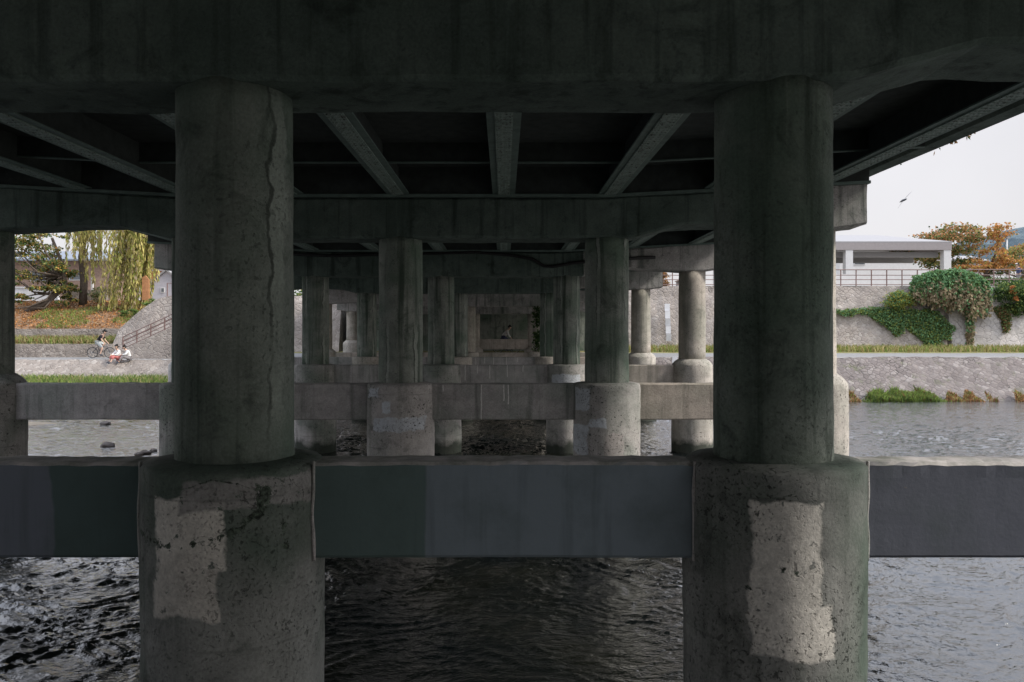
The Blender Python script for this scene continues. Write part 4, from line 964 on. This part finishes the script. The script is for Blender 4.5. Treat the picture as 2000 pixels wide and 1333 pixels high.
# ------------------------------------------------------------------ people and bicycles
def skin_obj(name, verts, edges, radii, mat, parent=None, sub=2, root=0):
    me = bpy.data.meshes.new(name); me.from_pydata([tuple(v) for v in verts], edges, []); me.materials.append(mat)
    o = bpy.data.objects.new(name, me); COL.objects.link(o)
    md = o.modifiers.new('skin', 'SKIN'); md.use_smooth_shade = True
    if not me.skin_vertices: me.update()
    for i, r in enumerate(radii):
        sv = me.skin_vertices[0].data[i]; sv.radius = (r, r) if not isinstance(r, tuple) else r; sv.use_root = (i == root)
    ss_ = o.modifiers.new('sub', 'SUBSURF'); ss_.levels = sub; ss_.render_levels = sub
    if parent: o.parent = parent
    return o
def person(loc, face, J, label, shirt, legs, hat=None, bag=False, skirt=False, group=None, short=False):
    """J: joint positions in local metres, x forward, y left, z up"""
    J = {k: Vector(v) for k, v in J.items()}
    names = ['pel', 'belly', 'chest', 'neck', 'jaw', 'skull', 'crown']
    rad = [.115, .11, .12, .055, .075, .092, .06]
    nd = (J['head'] - J['neck']).normalized(); fw = Vector((1, 0, 0)) - nd * nd.x; fw.normalize()
    J['jaw'] = J['neck'] + nd * .10 + fw * .02; J['skull'] = J['neck'] + nd * .19; J['crown'] = J['neck'] + nd * .25
    J['belly'] = J['pel'].lerp(J['chest'], .45)
    V = [J[n] for n in names]; E = [(i, i + 1) for i in range(6)]; Rr = list(rad)
    def add(p, r, par): V.append(Vector(p)); Rr.append(r); E.append((par, len(V) - 1)); return len(V) - 1
    sd_ = Vector((0, 1, 0))
    add(J['skull'] - nd * .03 + fw * .105, .016, 5)                        # nose
    for s_ in (1, -1): add(J['skull'] - nd * .03 + sd_ * s_ * .092, .018, 5)
    for s_, q in ((1, 'l'), (-1, 'r')):
        a = add(J['sh' + q], .062, 2); b = add(J['el' + q], .043, a); c = add(J['wr' + q], .028, b)
        hd = (J['wr' + q] - J['el' + q]).normalized(); pm = add(J['wr' + q] + hd * .06, .030, c)
        u = hd.cross(Vector((0, 0, 1))).normalized()
        for f in range(4): 
            e = add(J['wr' + q] + hd * (.10 + .01 * (1 - abs(f - 1.5))) + u * (f - 1.5) * .021, .0095, pm); add(V[e] + hd * (.035 + .008 * (f in (1, 2))) + Vector((0, 0, -.02)), .008, e)
        th = add(J['wr' + q] + hd * .05 + u * .045, .010, pm)
        h = add(J['hi' + q], .085, 0); k = add(J['kn' + q], .058, h); an = add(J['an' + q], .036, k)
        add(J['to' + q], .032, an)
    body = skin_obj('person', V, E, Rr, M['skin'])
    body.location = loc; body.rotation_euler = (0, 0, face); tag(body, label, 'person', group)
    # shirt
    V2 = [J['pel'] + Vector((0, 0, .02)), J['belly'], J['chest'], J['chest'].lerp(J['neck'], .75)]; E2 = [(0, 1), (1, 2), (2, 3)]; R2 = [.15, .145, .15, .065]
    for q in 'lr':
        a = len(V2); V2 += [J['sh' + q], J['sh' + q].lerp(J['el' + q], .75 if short else 1.0)]; E2 += [(2, a), (a, a + 1)]; R2 += [.076, .06]
        if not short: V2.append(J['el' + q].lerp(J['wr' + q], .9)); E2.append((a + 1, a + 2)); R2.append(.045)
    skin_obj('shirt', V2, E2, R2, M[shirt], body)
    V3 = [J['pel'] + (J['belly'] - J['pel']) * .15]; E3 = []; R3 = [.135]
    for q in 'lr':
        a = len(V3); V3 += [J['hi' + q], J['kn' + q]]; E3 += [(0, a), (a, a + 1)]; R3 += [.105, .085 if skirt else .075]
        if not short or skirt: V3.append(J['kn' + q].lerp(J['an' + q], .5 if skirt else .85)); E3.append((a + 1, a + 2)); R3.append(.09 if skirt else .055)
    skin_obj('skirt' if skirt else 'trousers', V3, E3, R3, M[legs], body)
    for q in 'lr':
        f = (J['to' + q] - J['an' + q]); skin_obj('shoe', [J['an' + q] - f * .25, J['an' + q] + f * .5, J['to' + q] + f * .25], [(0, 1), (1, 2)], [.045, .048, .035], M['frame_dark'], body, 1)
    hv = [J['skull'] - fw * .035 + nd * .01, J['crown'] - fw * .01 + nd * .02, J['skull'] - fw * .06 - nd * .07]
    skin_obj('hair', hv, [(0, 1), (0, 2)], [.097, .075, .06 if not skirt else .07], M['hair'], body)
    if hat: skin_obj('hat', [J['crown'] + nd * .03 - fw * .02, J['crown'] + nd * .035 + fw * .07, J['crown'] + nd * .02 + fw * .15], [(0, 1), (1, 2)], [(.105, .06), (.095, .03), (.06, .012)], M[hat], body)
    if bag: skin_obj('backpack', [J['belly'] + Vector((-.2, 0, 0)), J['chest'] + Vector((-.21, 0, .05))], [(0, 1)], [(.14, .1), (.13, .1)], M['frame_dark'], body)
    return body
def bicycle(loc, face, label, group='bicycles on the far bank'):
    t = empty('bicycle', loc, label, 'bicycle', group); t.rotation_euler = (0, 0, face)
    r = .335
    for x in (-.52, .52):
        c = Vector((x, 0, r)); mb = MB(); mb.tube([c + Vector((math.cos(a), 0, math.sin(a))) * (r - .02) for a in np.linspace(0, 2 * math.pi, 32, endpoint=False)], .02, 6, closed=True); wh = mb.build('wheel', M['rubber'], t, smooth=True)
        mb = MB(); mb.tube([c + Vector((math.cos(a), 0, math.sin(a))) * (r - .045) for a in np.linspace(0, 2 * math.pi, 32, endpoint=False)], .01, 5, closed=True)
        for k in range(16): a = k * math.pi / 8; mb.tube([c, c + Vector((math.cos(a), 0, math.sin(a))) * (r - .05)], .003, 4)
        mb.tube([c + Vector((0, -.05, 0)), c + Vector((0, .05, 0))], .025, 8); mb.build('rim', M['chrome'], wh)
    bb = (-.08, 0, .28); stt = (-.2, 0, .72); hd = (.36, 0, .74); hb = (.40, 0, .60)
    mb = MB()
    for a, b in ((bb, stt), (bb, hb), (stt, hd), (hd, hb), (bb, (-.52, .03, r)), (bb, (-.52, -.03, r)), (stt, (-.52, .03, r)), (stt, (-.52, -.03, r)), (hb, (.52, .04, r)), (hb, (.52, -.04, r))): mb.tube([a, b], .015, 6)
    mb.build('frame', M['frame_dark'], t)
    mb = MB(); mb.tube([(.36, 0, .74), (.34, 0, .92)], .013, 6); mb.tube([(.26, -.27, .93), (.34, -.12, .93), (.34, .12, .93), (.26, .27, .93)], .013, 6); mb.build('handlebar', M['chrome'], t)
    mb = MB(); mb.tube([stt, (-.235, 0, .86)], .013, 6); mb.loft([[(x, -w_, .88), (x, w_, .88), (x, w_ * .8, .93), (x, -w_ * .8, .93)] for x, w_ in ((-.37, .06), (-.3, .08), (-.2, .05), (-.08, .018))]); mb.build('saddle', M['rubber'], t)
    mb = MB(); mb.tube([(-.08, -.08, .28), (.02, -.10, .14)], .012, 6); mb.tube([(-.08, .08, .28), (-.18, .10, .42)], .012, 6); mb.tube([(-.08, -.08, .28), (-.08, .08, .28)], .014, 6)
    mb.box(-.03, .07, -.17, -.08, .125, .15); mb.box(-.23, -.13, .08, .17, .405, .43); mb.build('crank', M['chrome'], t)
    return t
RIDE = dict(pel=(-.22, 0, 1.0), chest=(.06, 0, 1.36), neck=(.13, 0, 1.47), head=(.24, 0, 1.66), shl=(.05, .19, 1.38), shr=(.05, -.19, 1.38), ell=(.14, .24, 1.12), elr=(.14, -.24, 1.12), wrl=(.27, .25, .98), wrr=(.27, -.25, .98),
            hil=(-.19, .1, .98), hir=(-.19, -.1, .98), knl=(.13, .11, .86), knr=(.12, -.11, .64), anl=(-.14, .12, .50), anr=(-.02, -.12, .22), tol=(.02, .12, .46), tor=(.12, -.12, .18))
bicycle((-24.95, 49.35, 1.9), R(4), 'bicycle ridden by the man in black T-shirt on the left path')
person((-24.95, 49.35, 1.9), R(4), RIDE, 'cyclist in black T-shirt and pale shorts riding along the left path', 'tee_black', 'grey_cloth', hat='tee_black', short=True)
bx_, by_ = XL(989, 49.6), 49.6
bicycle((bx_, by_, 2.2), 0, 'bicycle seen under the smallest tie beam in the dark centre opening')
person((bx_, by_, 2.2), 0, RIDE, 'cyclist in white shirt passing in the dark centre opening', 'white_cloth', 'navy_cloth')
SIT = dict(pel=(0, 0, .10), chest=(.10, 0, .50), neck=(.13, 0, .62), head=(.19, 0, .82), shl=(.09, .19, .53), shr=(.09, -.19, .53), ell=(.26, .24, .32), elr=(.26, -.22, .32), wrl=(.42, .12, .30), wrr=(.42, -.10, .30),
           hil=(.03, .1, .10), hir=(.03, -.1, .10), knl=(.42, .13, .22), knr=(.40, -.13, .24), anl=(.62, .12, -.14), anr=(.58, -.12, -.10), tol=(.74, .13, -.2), tor=(.70, -.13, -.16))
person((-23.05, 47.75, 1.84), R(-125), SIT, 'seated woman in white top and red skirt on the left revetment edge', 'white_cloth', 'red_cloth', skirt=True)
MAN = dict(SIT); MAN['chest'] = (.16, 0, .48); MAN['neck'] = (.22, 0, .60); MAN['head'] = (.31, 0, .78)
person((-22.45, 47.8, 1.84), R(-150), MAN, 'seated man in white shirt and grey trousers beside the woman in red', 'white_cloth', 'khaki_cloth')
WALK = dict(pel=(0, 0, .93), chest=(.04, 0, 1.33), neck=(.06, 0, 1.47), head=(.10, 0, 1.68), shl=(.03, .19, 1.38), shr=(.03, -.19, 1.38), ell=(.10, .24, 1.12), elr=(-.08, -.24, 1.12), wrl=(.28, .22, .98), wrr=(-.04, -.25, .86),
            hil=(0, .1, .90), hir=(0, -.1, .90), knl=(.18, .1, .50), knr=(-.04, -.1, .48), anl=(.26, .1, .09), anr=(-.28, -.1, .14), tol=(.42, .1, .04), tor=(-.16, -.1, .04))
p = at(1990, 600, 57.8); person((p.x, 57.8, 6.78), R(180), WALK, 'walker in navy with white cap and dark backpack at right edge', 'navy_cloth', 'khaki_cloth', hat='white_cloth', bag=True)
def bench(loc, label):
    b = empty('bench', loc, label, 'bench', 'benches behind the right railing')
    mb = MB(); mb.box(-.25, .25, -.7, .7, .40, .46); mb.build('seat', M['brownwall'], b)
    for y in (-.5, .5): mb = MB(); mb.box(-.2, .2, y - .05, y + .05, 0, .398); mb.build('leg', M['panel'], b)
for px, lab, shc, lab2 in ((1866, 'person in pale shirt seated low behind the railing by the pavilion end column', 'grey_cloth', 'bench holding the pale-shirted sitter near the pavilion'),
                           (1329, 'person in navy seated behind the railing beside the brown shrub', 'navy_cloth', 'bench holding the navy-clad sitter near the brown shrub')):
    p = at(px, 600, 56.2); b = bench((p.x, 56.2, 6.73), lab2)
    ST = {k: (v[0], v[1], v[2] + .40) for k, v in SIT.items()}
    ST['anl'] = (.46, .12, .10); ST['anr'] = (.44, -.12, .10); ST['tol'] = (.6, .12, .04); ST['tor'] = (.58, -.12, .04); ST['knl'] = (.42, .13, .52); ST['knr'] = (.42, -.13, .52)
    person((p.x, 56.2, 6.74), R(180 if px > 1500 else 0), ST, lab, shc, 'navy_cloth')
